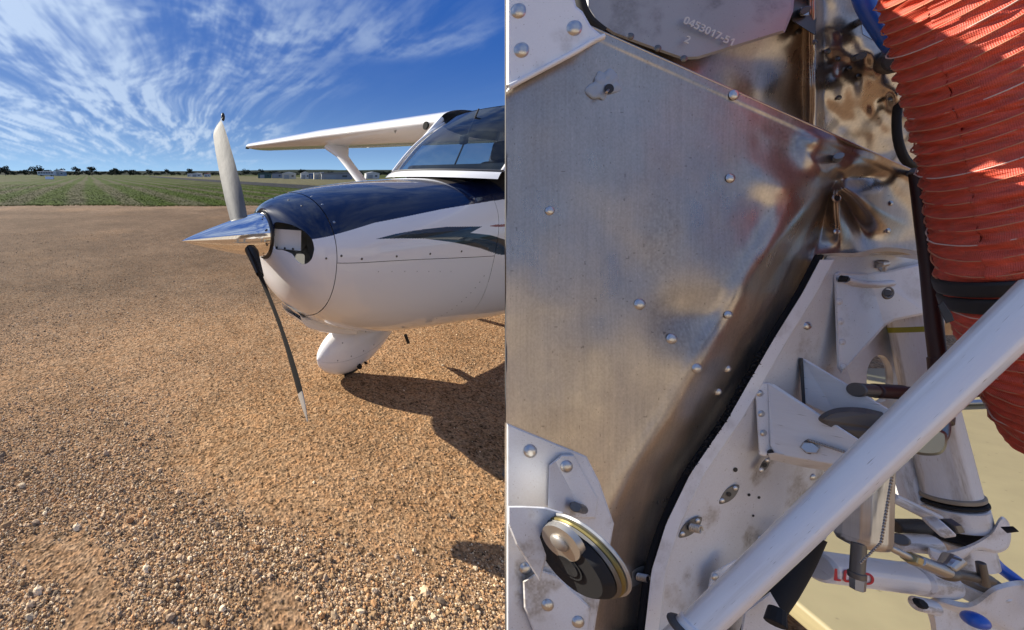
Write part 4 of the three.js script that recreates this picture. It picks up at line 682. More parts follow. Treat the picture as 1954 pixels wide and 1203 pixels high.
// white tunnel side: flange strip along the rolled sheet, then the inner panel
const tunnelW = (x, y) => -0.030 - 0.05 * smooth(0, 330, x - interp(edgeLine, y)[0]);
{
  const p = wpart(bay, 'tunnel_panel', (() => { const xr = [[470, 1800], [560, 1700], [620, 1636], [700, 1616], [780, 1640], [860, 1660], [960, 1620], [1040, 1570], [1110, 1520], [1180, 1490], [1300, 1470]]; const g = gridGeo(50, 80, (u, v) => { const py = mix(1300, 484, v), x0 = interp(edgeLine, py)[0] + 14, px = mix(x0, interp(xr, py)[0], u); return P3(px, py, tunnelW(px, py)); }, (u, v, q) => [q.x / 0.35, q.y / 0.35]); return mergeAll([g, back(g, 0.002)]); })(), whiteGrimy);
  const L = edgeLine.filter(([y]) => y >= 488), band = (o0, o1, w0, w1, dy) => gridGeo(3, 60, (u, v) => { const py = mix(1300, 496, v), x = interp(L, py)[0] + mix(o0, o1, u); return P3(x, py, mix(w0, w1, u)); }, (u, v, q) => [q.x / 0.3, q.y / 0.3]);
  const fl = wpart(bay, 'flange', mergeAll([band(4, 30, -0.018, -0.019), band(30, 33, -0.019, -0.032), band(1, 4, -0.034, -0.018)]), whitePaint);
  wpart(fl, 'flange_top', gridGeo(30, 3, (u, v) => { const x = mix(1560, 1752, u), y = 488 + 6 * Math.sin(u * 7) * smooth(0.2, 0.5, u) - 10 * u + mix(14, -3, v); return P3(x, y, mix(-0.05, -0.022, v)); }), whitePaint);
  // black fibre seal squeezed between sheet and flange
  const r = mulberry(4), fz = []; fz.push(tubeGeo(L.map(([y, x]) => P3(x - 2, y, -0.0255)), 0.0034, 120, 8)); for (let k = 0; k < 420; k++) { const y = mix(640, 905, Math.pow(r(), 0.7)), x = interp(L, y)[0] - 2 + (r() - 0.6) * 14; fz.push(new THREE.TetrahedronGeometry(0.0008 + r() * 0.0014).rotateX(r() * 3).rotateY(r() * 3).translate(...P3(x, y, -0.022 + r() * 0.004).toArray())); }
  const se = wpart(bay, 'fibre_seal', mergeAll(fz), mat(C(0.012, 0.011, 0.011), 0.95));
  for (const [x, y, rr] of [[1542, 622, 8], [1552, 911, 7], [1418, 790, 7], [1452, 1028, 6]]) rivet(p, x, y, tunnelW(x, y) + 0.001, rr, rivetM);
  for (const [x, y, rr] of [[1404, 897, 4.5], [1430, 945, 3], [1449, 950, 3], [1438, 985, 2.5]]) { const o = wpart(p, 'hole', new THREE.CircleGeometry(rr * 0.43 / FOCAL, 14).applyQuaternion(camera.quaternion).translate(...P3(x, y, tunnelW(x, y) + 0.0012).toArray()), black); }
  // nut plates: oval lugs with two rivets and a coil spring
  const nutPlate = (host, cx, cy, ang, L2, w, spring = 1) => {
    const pts = []; for (let k = 0; k < 28; k++) { const t = k / 28 * 6.2832, e = Math.abs(Math.cos(t)), a = L2 * Math.cos(t), b = L2 * 0.42 * Math.sin(t) * (1 - 0.35 * e * e); pts.push([cx + a * Math.cos(ang) - b * Math.sin(ang), cy + a * Math.sin(ang) + b * Math.cos(ang)]); }
    const o = wpart(host, 'nut_plate', sheet(pts, w + 0.0025, 0.002, 1), mat(C(0.19, 0.185, 0.17), 0.55, 0.6));
    for (const s of [-0.66, 0.66]) rivet(o, cx + s * L2 * Math.cos(ang), cy + s * L2 * Math.sin(ang), w + 0.003, 4.5, mat(C(0.7, 0.7, 0.7), 0.3, 0.9));
    if (spring) { const c = []; for (let k = 0; k <= 72; k++) { const t = k / 72; c.push(P3(cx + t * 20 + 3.5 * Math.cos(t * 38), cy + t * 4 + 7 * Math.sin(t * 38), w + 0.004 + t * 0.006)); } wpart(o, 'spring', new THREE.TubeGeometry(new THREE.CatmullRomCurve3(c), 160, 0.0009, 6), steel); }
    else wpart(o, 'hole', new THREE.CircleGeometry(0.0028, 14).applyQuaternion(camera.quaternion).translate(...P3(cx, cy, w + 0.0032).toArray()), black);
  };
  nutPlate(p, 1392, 944, -0.75, 26, tunnelW(1392, 944), 0); nutPlate(p, 1318, 1007, -0.72, 29, tunnelW(1318, 1007)); nutPlate(fwSheet, 1217, 1101, -0.62, 35, bend(1217, 1101)); nutPlate(p, 1460, 888, -1.0, 17, tunnelW(1460, 888) + 0.01, 0);
  // small riveted plate near the tube's lower end
  const sp = wpart(p, 'patch_plate', sheet([[1358, 1094], [1404, 1068], [1412, 1074], [1412, 1150], [1360, 1190], [1352, 1120]], -0.028, 0.004, 2.5), whitePaint); rivet(sp, 1366, 1102, -0.0275, 7); rivet(sp, 1406, 1085, -0.0275, 7);
}
// two triangular gussets carrying the strainer
{
  const w1 = (x, y) => mix(-0.029, 0.048, (x - 1462) / 218), g1 = wpart(bay, 'gusset', sheet([[1464, 731], [1478, 734], [1660, 852], [1676, 900], [1628, 894], [1480, 868], [1470, 850]], w1, 0.003, 2), whitePaint);
  const f1 = wpart(g1, 'rivet_flange', sheet([[1441, 742], [1452, 731], [1470, 731], [1478, 860], [1460, 872], [1449, 868]], (x) => -0.028, 0.003, 2), whitePaint);
  for (const [x, y] of [[1451, 751], [1454, 790], [1458, 827]]) rivet(f1, x, y, -0.0275, 6.5);
  wpart(g1, 'lower_flange', sheet([[1466, 866], [1480, 864], [1630, 892], [1650, 900], [1612, 905], [1540, 893], [1470, 878]], (x, y) => w1(x, y) + 0.002 - (y - 866) * 0.0006, 0.003, 1.5), whiteGrimy);
  wpart(g1, 'grime_pad', new THREE.SphereGeometry(1, 16, 10).scale(0.006, 0.0045, 0.003).applyQuaternion(camera.quaternion).translate(...P3(1467, 862, -0.030).toArray()), mat(C(0.09, 0.08, 0.07), 0.7));
  const bolt = wpart(g1, 'bolt', rodGeo(P3(1546, 855, w1(1546, 855)), P3(1546, 855, w1(1546, 855) + 0.006), 0.0068, 0.0062, 6), steel); wpart(bolt, 'washer', new THREE.TorusGeometry(0.0068, 0.0014, 8, 24).applyQuaternion(camera.quaternion).translate(...P3(1547, 853, w1(1546, 855) + 0.0015).toArray()), steelDark);
  const wire = (a, b, w0, w1q, n = 60, ph = 0) => { const c = []; for (let k = 0; k <= n; k++) { const t = k / n; c.push(P3(mix(a[0], b[0], t), mix(a[1], b[1], t) + 2.1 * Math.sin(t * 60 + ph), mix(w0, w1q, t) + 0.0012 * Math.cos(t * 60 + ph))); } return new THREE.TubeGeometry(new THREE.CatmullRomCurve3(c), 150, 0.0006, 6); };
  wpart(g1, 'safety_wire', mergeAll([wire([1542, 840], [1640, 872], 0.004, 0.036), wire([1542, 840], [1640, 872], 0.004, 0.036, 60, 3.14)]), steel);
  const w2 = (x) => mix(-0.036, 0.030, (x - 1531) / 189); const g2 = wpart(bay, 'gusset', sheet([[1531, 684], [1540, 687], [1712, 790], [1716, 812], [1600, 800], [1536, 770]], w2, 0.003, 2), whitePaint);
  wpart(g2, 'gusset_edge', sheet([[1526, 684], [1533, 684], [1538, 772], [1531, 768]], -0.034, 0.004, 1), mat(C(0.05, 0.05, 0.05), 0.7));
}
// engine mount foot in the lower corner, with its rubber isolator
{
  const b = wpart(bay, 'mount_foot', sheet([[967, 808], [1000, 822], [1112, 868], [1120, 872], [1144, 920], [1172, 1000], [1158, 1080], [1140, 1170], [1120, 1300], [967, 1300]], 0.006, 0.006, 3), whiteGrimy);
  for (const [x, y, r] of [[1013, 862, 13], [1126, 969, 11.5], [1004, 1086, 12]]) rivet(b, x, y, 0.0068, r);
  const tab = wpart(b, 'upright_tab', sheet([[1048, 888], [1072, 868], [1096, 868], [1142, 952], [1138, 990], [1080, 990], [1046, 965]], 0.012, 0.005, 3), whiteGrimy); rivet(tab, 1082, 891, 0.0125, 12);
  wpart(b, 'tab_side', sheet([[1048, 888], [1060, 880], [1104, 964], [1100, 985], [1046, 970]], (x, y) => 0.014 + 0.03 * (1104 - x) / 58, 0.003, 1.5), whiteGrimy);
  wpart(b, 'stud', rodGeo(P3(1112, 972, 0.012), P3(1098, 968, 0.035), 0.0048, 0.0048, 14), steelDark);
  wpart(b, 'lower_tab', sheet([[998, 1110], [1032, 1088], [1062, 1098], [1128, 1160], [1118, 1260], [1040, 1260], [1000, 1160]], 0.014, 0.006, 3), whiteGrimy);
  rivet(b, 1046, 1156, 0.0145, 12, rivetM, 'rivet'); rivet(b, 1104, 1188, 0.0145, 12, rivetM, 'rivet');
}
{
  const c = P3(1096, 1070, 0.070), X = V(1, 0, 0).applyQuaternion(camera.quaternion), Y = V(0, 1, 0).applyQuaternion(camera.quaternion);
  const look = c.clone().sub(camera.position).normalize(), nrm = look.multiplyScalar(-0.45).addScaledVector(X, -0.70).addScaledVector(Y, -0.55).normalize(), q = new THREE.Quaternion().setFromUnitVectors(V(0, 1, 0), nrm);
  const iso = thing('engine_mount_isolator', 'black rubber isolator disc in a worn steel cup on the lower mount foot', 'rubber mount', c);
  const disc = (r0, y0, r1, y1, m, name, seg = 44) => { const g = new THREE.LatheGeometry([[0, y0], [r0 * 0.94, y0], [r0, y0 + 0.0015], [r1, y1 - 0.0015], [r1 * 0.96, y1], [0, y1]].map(([x, y]) => new THREE.Vector2(x, y)), seg); g.scale(1, 1, 1).applyQuaternion(q); return part(iso, name, toCreasedNormals(g, 0.5), m); };
  disc(0.0355, -0.015, 0.0355, -0.011, mat(C(0.42, 0.42, 0.42), 0.4, 0.7), 'back_plate'); disc(0.0338, -0.011, 0.0338, -0.006, mat(C(0.22, 0.18, 0.07), 0.45, 0.8), 'brass_shim'); disc(0.0332, -0.006, 0.0326, -0.002, steelDark, 'cup'); const pad = disc(0.0312, -0.002, 0.0275, 0.008, rubber, 'rubber_pad'); disc(0.012, 0.008, 0.009, 0.010, rubber, 'core');
  const cap = new THREE.CylinderGeometry(0.0150, 0.0158, 0.006, 28).scale(1.25, 1, 1).applyQuaternion(q).translate(...Y.clone().multiplyScalar(0.022).addScaledVector(X, -0.004).addScaledVector(nrm, 0.010).toArray()); const cp = part(iso, 'retainer', cap, mat(C(0.50, 0.47, 0.42), 0.4, 0.85)); part(cp, 'rivet', new THREE.SphereGeometry(0.0075, 16, 10).scale(1, 0.6, 1).applyQuaternion(q).translate(...Y.clone().multiplyScalar(0.023).addScaledVector(X, -0.004).addScaledVector(nrm, 0.014).toArray()), mat(C(0.36, 0.33, 0.30), 0.5, 0.7));
  wpart(iso, 'support_arm', sheet([[969, 966], [1000, 966], [1040, 968], [1075, 978], [1060, 1010], [1030, 1110], [985, 1040], [969, 1000]], (x, y) => 0.052, 0.005, 3), whiteGrimy);
}

// ───────── things mounted in the bay ─────────
// engine mount tube
{
  const A = P3(2010, 545, 0.13), B = P3(1330, 1200, 0.03), t = thing('engine_mount_tube', 'long white painted engine mount tube crossing diagonally in front of the strainer', 'tube', B);
  const main = wpart(t, 'tube', rodGeo(A, B, 0.0124, 0.0124, 40, 0.001), tubeWhite);
  const d = B.clone().sub(A).normalize(); wpart(t, 'end_sleeve', rodGeo(B.clone().addScaledVector(d, -0.004), B.clone().addScaledVector(d, 0.04), 0.0142, 0.0142, 32), tubeWhite);
  wpart(t, 'rubber_boot', new THREE.TorusGeometry(0.0152, 0.0040, 12, 32).applyQuaternion(new THREE.Quaternion().setFromUnitVectors(V(0, 0, 1), d)).translate(...B.clone().addScaledVector(d, 0.008).toArray()), mat(C(0.10, 0.095, 0.09), 0.7));
  wpart(t, 'weld_drop', new THREE.SphereGeometry(0.003, 12, 8).translate(...A.clone().lerp(B, 0.135).add(FACE.clone().multiplyScalar(0.002)).add(V(0.010, -0.009, 0)).toArray()), tubeWhite);
}
// corrugated orange air duct
const hoseM = mat(C(1, 1, 1), 0.5, 0, { map: tex(512, 512, (u, v) => { const k = 0.88 + 0.5 * (fbm(u * 8, v * 40, 4) - 0.5) + 0.12 * (noise2(u * 500, v * 500) - 0.5), s = noise2(u * 90, v * 300) > 0.985 ? 0.25 : 1, g = smooth(0.55, 0.72, fbm(u * 14 + 9, v * 14, 4)) * 0.35; return [enc(mix(0.72 * k * s, 0.40, g)), enc(mix(0.10 * k * s, 0.10, g)), enc(mix(0.052 * k * s, 0.06, g))]; }, { repeat: 'mirror' }), bumpMap: tex(512, 512, (u, v) => { const k = 0.5 + 0.25 * Math.sin(u * 512 * 0.8) + 0.25 * Math.sin(v * 512 * 0.8); return [k, k, k]; }, { srgb: false }), bumpScale: 0.0003 });
{
  const pts = [[1818, -160, 0.055], [1846, -40, 0.055], [1884, 100, 0.058], [1922, 240, 0.06], [1948, 380, 0.062], [1970, 500, 0.062], [2002, 600, 0.060], [2048, 720, 0.055], [2100, 840, 0.045]].map(([x, y, w]) => P3(x, y, w));
  const curve = new THREE.CatmullRomCurve3(pts, false, 'centripetal'), L = curve.getLength(), t = thing('air_duct_hose', 'orange red corrugated air duct hose with cord windings and a black clamp', 'hose', pts[6]);
  const frames = curve.computeFrenetFrames(400, false), R0 = 0.0445, pitch = 0.0128, r = mulberry(6);
  const tilt = 0.30;   // windings run aslant
  const point = (s, a, R) => { const f = clamp(s / L), i = Math.min(400, Math.round(f * 400)), c = curve.getPointAt(f); return c.addScaledVector(frames.normals[i], Math.cos(a) * R).addScaledVector(frames.binormals[i], Math.sin(a) * R); };
  const XR = V(1, 0, 0); const lean = (s, a) => { const i = Math.min(400, Math.max(0, Math.round(s / L * 400))); return 0.027 * (frames.normals[i].x * Math.cos(a) + frames.binormals[i].x * Math.sin(a)); };
  const radius = (s, a) => { const q = ((s + lean(s, a) + 10 * pitch) / pitch) % 1, rid = Math.pow(Math.abs(Math.cos(Math.PI * q)), 2.6); return R0 * (0.935 + 0.062 * rid) + 0.0030 * (fbm(a * 2.2 + s * 25, s * 190, 3) - 0.5) + 0.0016 * (noise2(a * 3 + 40, s * 460) - 0.5) + 0.0012 * (noise2(a * 9 + s * 60, s * 300) - 0.5); };
  const hose = wpart(t, 'duct', gridGeo(110, 900, (u, v) => { const s = v * L, a = -u * 2 * Math.PI; return point(s, a, radius(s, a)); }, (u, v) => [u * 4, v * 6]), hoseM);
  const cordM = mat(C(0.62, 0.24, 0.13), 0.7), cordPale = mat(C(0.72, 0.52, 0.42), 0.75); const n = Math.floor(L / pitch);
  for (let k = 3; k < n - 2; k++) { const c = []; for (let j = 0; j <= 60; j++) { const a = j / 60 * 2 * Math.PI, s0 = k * pitch, s = clamp(s0 - lean(s0, a), 0.001, L - 0.001); c.push(point(s + 0.0004 * (noise2(a * 5, k * 3.1) - 0.5), a, radius(s, a) + 0.0002)); } wpart(t, 'cord', new THREE.TubeGeometry(new THREE.CatmullRomCurve3(c, false), 80, 0.00062, 5), k % 5 === 2 ? cordPale : cordM); }
  // chalk writing on the duct
  const strokes = { C: [[[0.9, 0.2], [0.4, 0], [0.05, 0.4], [0.2, 0.9], [0.8, 0.9]]], K: [[[0.1, 0], [0.1, 1]], [[0.8, 0], [0.1, 0.55], [0.8, 1]]], T: [[[0.4, 0], [0.4, 1]], [[0, 0.05], [0.85, 0]]], L: [[[0.1, 0], [0.15, 1], [0.8, 0.95]]], F: [[[0.1, 0], [0.1, 1]], [[0.1, 0], [0.75, 0.02]], [[0.1, 0.5], [0.6, 0.5]]], R: [[[0.1, 1], [0.1, 0], [0.7, 0.15], [0.6, 0.5], [0.1, 0.5], [0.8, 1]]], O: [[[0.5, 0], [0.1, 0.3], [0.15, 0.8], [0.5, 1], [0.9, 0.7], [0.85, 0.25], [0.5, 0]]] };
  const word = 'CKTLFROL', list = []; t.updateMatrixWorld(true);
  [...word].forEach((ch, k) => { const bx = 1766 + k * 21, by = 318 - k * 20, ex = [0.95, -0.42], ey = [0.42, 0.95]; for (const st of strokes[ch]) { const p = st.map(([u, v]) => { const x = bx + (u * ex[0] - v * ex[1] * 0.9) * 15, y = by + (u * ex[1] + v * ey[1]) * 17, h = hit(hose, x, y); return h ? h.point.clone().add(h.face.normal.clone().multiplyScalar(0.0004)) : null; }).filter(Boolean); if (p.length > 1) list.push(new THREE.TubeGeometry(new THREE.CatmullRomCurve3(p), 16, 0.00055, 5)); } });
  if (list.length) wpart(hose, 'chalk_writing', mergeAll(list), mat(C(0.78, 0.66, 0.62), 0.9));
  // black band clamp
  const sC = curve.getPointAt(0.66), tan = curve.getTangentAt(0.66), cl = [];
  const q = new THREE.Quaternion().setFromUnitVectors(V(0, 1, 0), tan.clone().add(V(0.0, 0, 0)).normalize());
  for (const [o, m] of [[-0.0085, 0], [0.0085, 0]]) { const b = new THREE.LatheGeometry([[R0 * 0.98, -0.0075], [R0 * 1.045, -0.0070], [R0 * 1.06, -0.004], [R0 * 1.06, 0.004], [R0 * 1.045, 0.0070], [R0 * 0.98, 0.0075]].map(([x, y]) => new THREE.Vector2(x, y + o)), 64).applyQuaternion(q).translate(...sC.toArray()); wpart(t, 'clamp_band', b, black); }
  const side = frames.normals[264]; wpart(t, 'clamp_tail', sheet([[1790, 583], [1800, 574], [1818, 600], [1822, 612], [1806, 618]], 0.095, 0.004, 1.5), black);
}
// blue sleeve beside the duct, and a second one by the lower strut
{ const a = P3(1630, -60, -0.03), t = thing('blue_tube', 'bright blue plastic tube running down behind the top of the orange duct', 'tube', a); wpart(t, 'tube', tubeGeo([a, P3(1652, 8, -0.028), P3(1690, 70, -0.03), P3(1722, 112, -0.035), P3(1760, 170, -0.05)], 0.0072, 50, 16), blueTube); wpart(t, 'ferrule', rodGeo(P3(1752, 156, -0.048), P3(1764, 176, -0.051), 0.0068, 0.0068, 16), steel);
  const b = P3(2010, 1170, -0.03), u = thing('blue_tube', 'bright blue plastic tube beside the lower fork casting', 'tube', b); wpart(u, 'tube', tubeGeo([P3(1880, 1052, -0.05), P3(1902, 1078, -0.048), P3(1940, 1108, -0.04), b], 0.0054, 40, 16), blueTube); wpart(u, 'ferrule', rodGeo(P3(1876, 1048, -0.05), P3(1888, 1062, -0.049), 0.0064, 0.0064, 16), steel); }
// white gear support bracket with rivets
const strutW = -0.045;
{
  const b = wpart(bay, 'gear_support', sheet([[1592, 524], [1602, 518], [1660, 521], [1690, 518], [1756, 503], [1800, 498], [1800, 590], [1768, 600], [1708, 612], [1690, 622], [1614, 708], [1606, 714], [1598, 702]], (x, y) => -0.030 - 0.015 * smooth(1610, 1690, x), 0.006, 4), whitePaint);
  for (const [x, y] of [[1603, 576], [1606, 614], [1609, 653], [1611, 700]]) rivet(b, x, y, -0.0292, 6, rivetPaint);
  const bb = wpart(b, 'bushing', new THREE.TorusGeometry(0.0062, 0.0020, 10, 28).applyQuaternion(camera.quaternion).translate(...P3(1692, 559, -0.0435).toArray()), steelDark); wpart(bb, 'bolt_end', rodGeo(P3(1691, 560, -0.046), P3(1691, 559, -0.041), 0.0044, 0.004, 16), mat(C(0.16, 0.15, 0.14), 0.5, 0.6));
  wpart(b, 'stiffener_bead', tubeGeo([[1612, 534], [1640, 541], [1672, 543], [1700, 541]].map(([x, y]) => P3(x, y, -0.032 - (x - 1612) * 0.00013)), 0.0042, 30, 10), whitePaint);
  wpart(b, 'latch', rodGeo(P3(1602, 532, -0.028), P3(1618, 533, -0.024), 0.0040, 0.0034, 10), rubber);
  wpart(b, 'stud', rodGeo(P3(1682, 517, -0.05), P3(1680, 500, -0.04), 0.004, 0.0034, 12), steel); wpart(b, 'stud_head', rodGeo(P3(1674, 505, -0.042), P3(1688, 503, -0.042), 0.0048, 0.0048, 12), steel);
  // lightening hole in the web behind
  const web = wpart(bay, 'web_plate', (() => { const s = new THREE.Shape(); const pts = [[1606, 690], [1700, 600], [1790, 600], [1790, 790], [1660, 800], [1612, 760]]; const loc = ([x, y]) => new THREE.Vector2((x - CX) / FOCAL * (D0 + 0.085), -(y - CY) / FOCAL * (D0 + 0.085)); s.setFromPoints(pts.map(loc)); const h = new THREE.Path(), c = loc([1668, 722]); h.absellipse(c.x, c.y, 0.0175, 0.031, 0, Math.PI * 2, true); s.holes.push(h); return new THREE.ExtrudeGeometry(s, { depth: 0.004, bevelEnabled: true, bevelSize: 0.001, bevelThickness: 0.001, bevelSegments: 2, curveSegments: 30 }).translate(0, 0, -(D0 + 0.085)).applyMatrix4(camera.matrixWorld); })(), whiteGrimy);
}
// nose gear strut
{
  const base = P3(1930, 1290, -0.04), t = thing('nose_gear_strut', 'white nose gear strut with yellow band, dark clamp ring and fork casting', 'landing gear', base);
  const top = P3(1736, 598, strutW - 0.02), mid = P3(1756, 760, strutW - 0.015), low = P3(1822, 962, strutW), ax = low.clone().sub(mid).normalize();
  wpart(t, 'outer_cylinder', rodGeo(top, P3(1815, 950, strutW), 0.0162, 0.0200, 48, 0.002), whiteGrimy);
  wpart(t, 'yellow_band', rodGeo(top.clone().lerp(P3(1815, 950, strutW), 0.075), top.clone().lerp(P3(1815, 950, strutW), 0.105), 0.0170, 0.0171, 48, 0.0003), mat(C(0.30, 0.28, 0.02), 0.55));
  const ring = (p, d, r, h, m, name) => wpart(t, name, rodGeo(p.clone(), p.clone().addScaledVector(d, h), r, r, 44, 0.0012), m);
  const d2 = P3(1846, 1070, strutW).sub(P3(1815, 950, strutW)).normalize();
  ring(P3(1813, 940, strutW), d2, 0.0214, 0.006, mat(C(0.30, 0.26, 0.20), 0.6), 'stained_rim'); ring(P3(1816, 952, strutW), d2, 0.0222, 0.005, rubber, 'seal_ring'); ring(P3(1819, 963, strutW), d2, 0.0216, 0.026, whiteGrimy, 'clamp_collar'); ring(P3(1832, 1018, strutW), d2, 0.0226, 0.004, rubber, 'seal_ring'); ring(P3(1836, 1030, strutW), d2, 0.0190, 0.030, whiteGrimy, 'lower_cylinder');
  // clamp ears and torque link lugs
  const lug = wpart(t, 'clamp_lug', rodGeo(P3(1778, 1008, strutW + 0.024), P3(1806, 1004, strutW + 0.030), 0.0105, 0.0105, 28, 0.0015), whiteGrimy); wpart(lug, 'nut', rodGeo(P3(1808, 1005, strutW + 0.030), P3(1824, 1003, strutW + 0.032), 0.0085, 0.008, 6), steelDark);
  wpart(t, 'upper_link', sheet(rp([[1772, 1046], [1800, 1052], [1850, 1040], [1890, 1016], [1912, 986], [1928, 1002], [1926, 1044], [1905, 1056], [1868, 1050], [1840, 1066], [1810, 1080], [1776, 1066]]), (x, y) => strutW + 0.024, 0.012, 5), whiteGrimy);
  wpart(t, 'link_bolt', rodGeo(P3(1916, 1012, strutW + 0.035), P3(1940, 1010, strutW + 0.04), 0.0032, 0.0028, 12), rubber);
  wpart(t, 'link_arm', rodGeo(P3(1700, 948, strutW + 0.004), P3(1786, 990, strutW + 0.01), 0.0055, 0.0062, 16), whiteGrimy); wpart(t, 'brace', rodGeo(P3(1712, 860, strutW - 0.03), P3(1740, 960, strutW - 0.02), 0.0125, 0.0105, 24), whiteGrimy);
  wpart(t, 'axle_block', rodGeo(P3(1704, 1036, strutW + 0.004), P3(1784, 1040, strutW + 0.012), 0.0095, 0.0105, 24), whiteGrimy); wpart(t, 'pivot_bolt', rodGeo(P3(1718, 1030, strutW + 0.012), P3(1718, 1030, strutW + 0.02), 0.0068, 0.006, 16), steelDark);
  wpart(t, 'grease_block', rodGeo(P3(1706, 1004, strutW - 0.010), P3(1764, 1006, strutW - 0.004), 0.0080, 0.0088, 20), mat(C(0.05, 0.045, 0.04), 0.6));
  // fork casting at the foot
  const fk = wpart(t, 'fork_casting', sheet(rp([[1768, 1150], [1790, 1140], [1850, 1150], [1900, 1118], [1960, 1110], [1990, 1140], [1990, 1290], [1800, 1290], [1776, 1190]]), (x, y) => strutW + 0.030 - 0.02 * Math.pow((x - 1870) / 110, 2), 0.03, 10), whiteGrimy);
  ring(P3(1866, 1112, strutW + 0.005), V(0, -1, 0), 0.0205, 0.018, whiteGrimy, 'fork_neck'); ring(P3(1864, 1100, strutW + 0.005), V(0, -1, 0), 0.0185, 0.008, mat(C(0.25, 0.22, 0.18), 0.5, 0.4), 'stained_rim');
  wpart(t, 'fork_lug', rodGeo(P3(1748, 1152, strutW + 0.03), P3(1784, 1160, strutW + 0.034), 0.0075, 0.008, 20), whiteGrimy); wpart(t, 'lug_bolt', rodGeo(P3(1752, 1152, strutW + 0.036), P3(1764, 1153, strutW + 0.040), 0.0052, 0.0046, 8), rubber);
  wpart(t, 'blue_cap', new THREE.SphereGeometry(0.0085, 24, 14).scale(1, 0.95, 1).translate(...P3(1862, 1184, strutW + 0.045).toArray()), blueTube);
}
// shimmy damper
{
  const a = P3(1558, 1080, -0.036), b = P3(1796, 1112, -0.040), t = thing('shimmy_damper', 'white damper cylinder with red lettering lying across below the strainer', 'damper', a.clone().lerp(b, 0.5)), r = 0.0168, d = b.clone().sub(a).normalize();
  wpart(t, 'barrel', rodGeo(a, a.clone().lerp(b, 0.74), r, r, 44, 0.003), whitePaint); wpart(t, 'end_cap', rodGeo(a.clone().lerp(b, 0.745), b, r * 1.03, r * 1.03, 44, 0.003), whiteGrimy);
  wpart(t, 'rod_bush', rodGeo(b.clone().addScaledVector(d, -0.002), b.clone().addScaledVector(d, 0.006), 0.008, 0.007, 24), steelDark);
  const g = new TextGeometry('LORD', { font, size: 0.0130, depth: 0.0003, curveSegments: 6 }); g.computeBoundingBox(); const bb = g.boundingBox, p = g.attributes.position; const up = FACE.clone().addScaledVector(d, -FACE.dot(d)).normalize(), sidev = up.clone().cross(d).normalize();
  const ref = a.clone().lerp(b, -0.035), yUp = sidev.dot(V(0, 1, 0)) > 0 ? sidev : sidev.clone().negate();
  for (let i = 0; i < p.count; i++) { const x = p.getX(i) * 1.02, y = ((p.getY(i) - bb.max.y / 2) / r) + 0.05, R = r + 0.0009 + p.getZ(i), o = ref.clone().addScaledVector(d, x).addScaledVector(up, Math.cos(y) * R).addScaledVector(yUp, Math.sin(y) * R); p.setXYZ(i, o.x, o.y, o.z); } g.computeVertexNormals();
  wpart(t, 'lettering', g, mat(C(0.55, 0.015, 0.03), 0.5));
}
// steering push rod with its joints
{
  const a = P3(1678, 1036, 0.012), m = P3(1740, 1066, 0.014), j = P3(1806, 1092, 0.012), k = P3(1884, 1106, -0.004), t = thing('steering_rod', 'greasy steel steering rod with jam nut and forked joints above the damper', 'steering rod', j);
  wpart(t, 'rod', rodGeo(a, m, 0.0030, 0.0036, 18), steel); wpart(t, 'jam_nut', rodGeo(m.clone().lerp(j, -0.08), m.clone().lerp(j, 0.10), 0.0062, 0.0062, 6), mat(C(0.50, 0.42, 0.22), 0.4, 0.85)); wpart(t, 'rod_end', rodGeo(m.clone().lerp(j, 0.1), j, 0.0062, 0.0072, 20), steel);
  wpart(t, 'ball_joint', new THREE.SphereGeometry(0.0085, 24, 16).translate(...j.toArray()), steelDark); wpart(t, 'fork', rodGeo(j, k, 0.0052, 0.0056, 18), steelDark); const pin = wpart(t, 'pin', rodGeo(P3(1880, 1118, 0.006), P3(1872, 1074, 0.008), 0.0034, 0.0030, 14), steelDark);
  wpart(t, 'bellows_tip', rodGeo(P3(1822, 1066, 0.012), P3(1806, 1084, 0.014), 0.0070, 0.0055, 18), steel); wpart(t, 'cotter', rodGeo(P3(1818, 1064, 0.018), P3(1836, 1070, 0.022), 0.0012), steelDark);
}
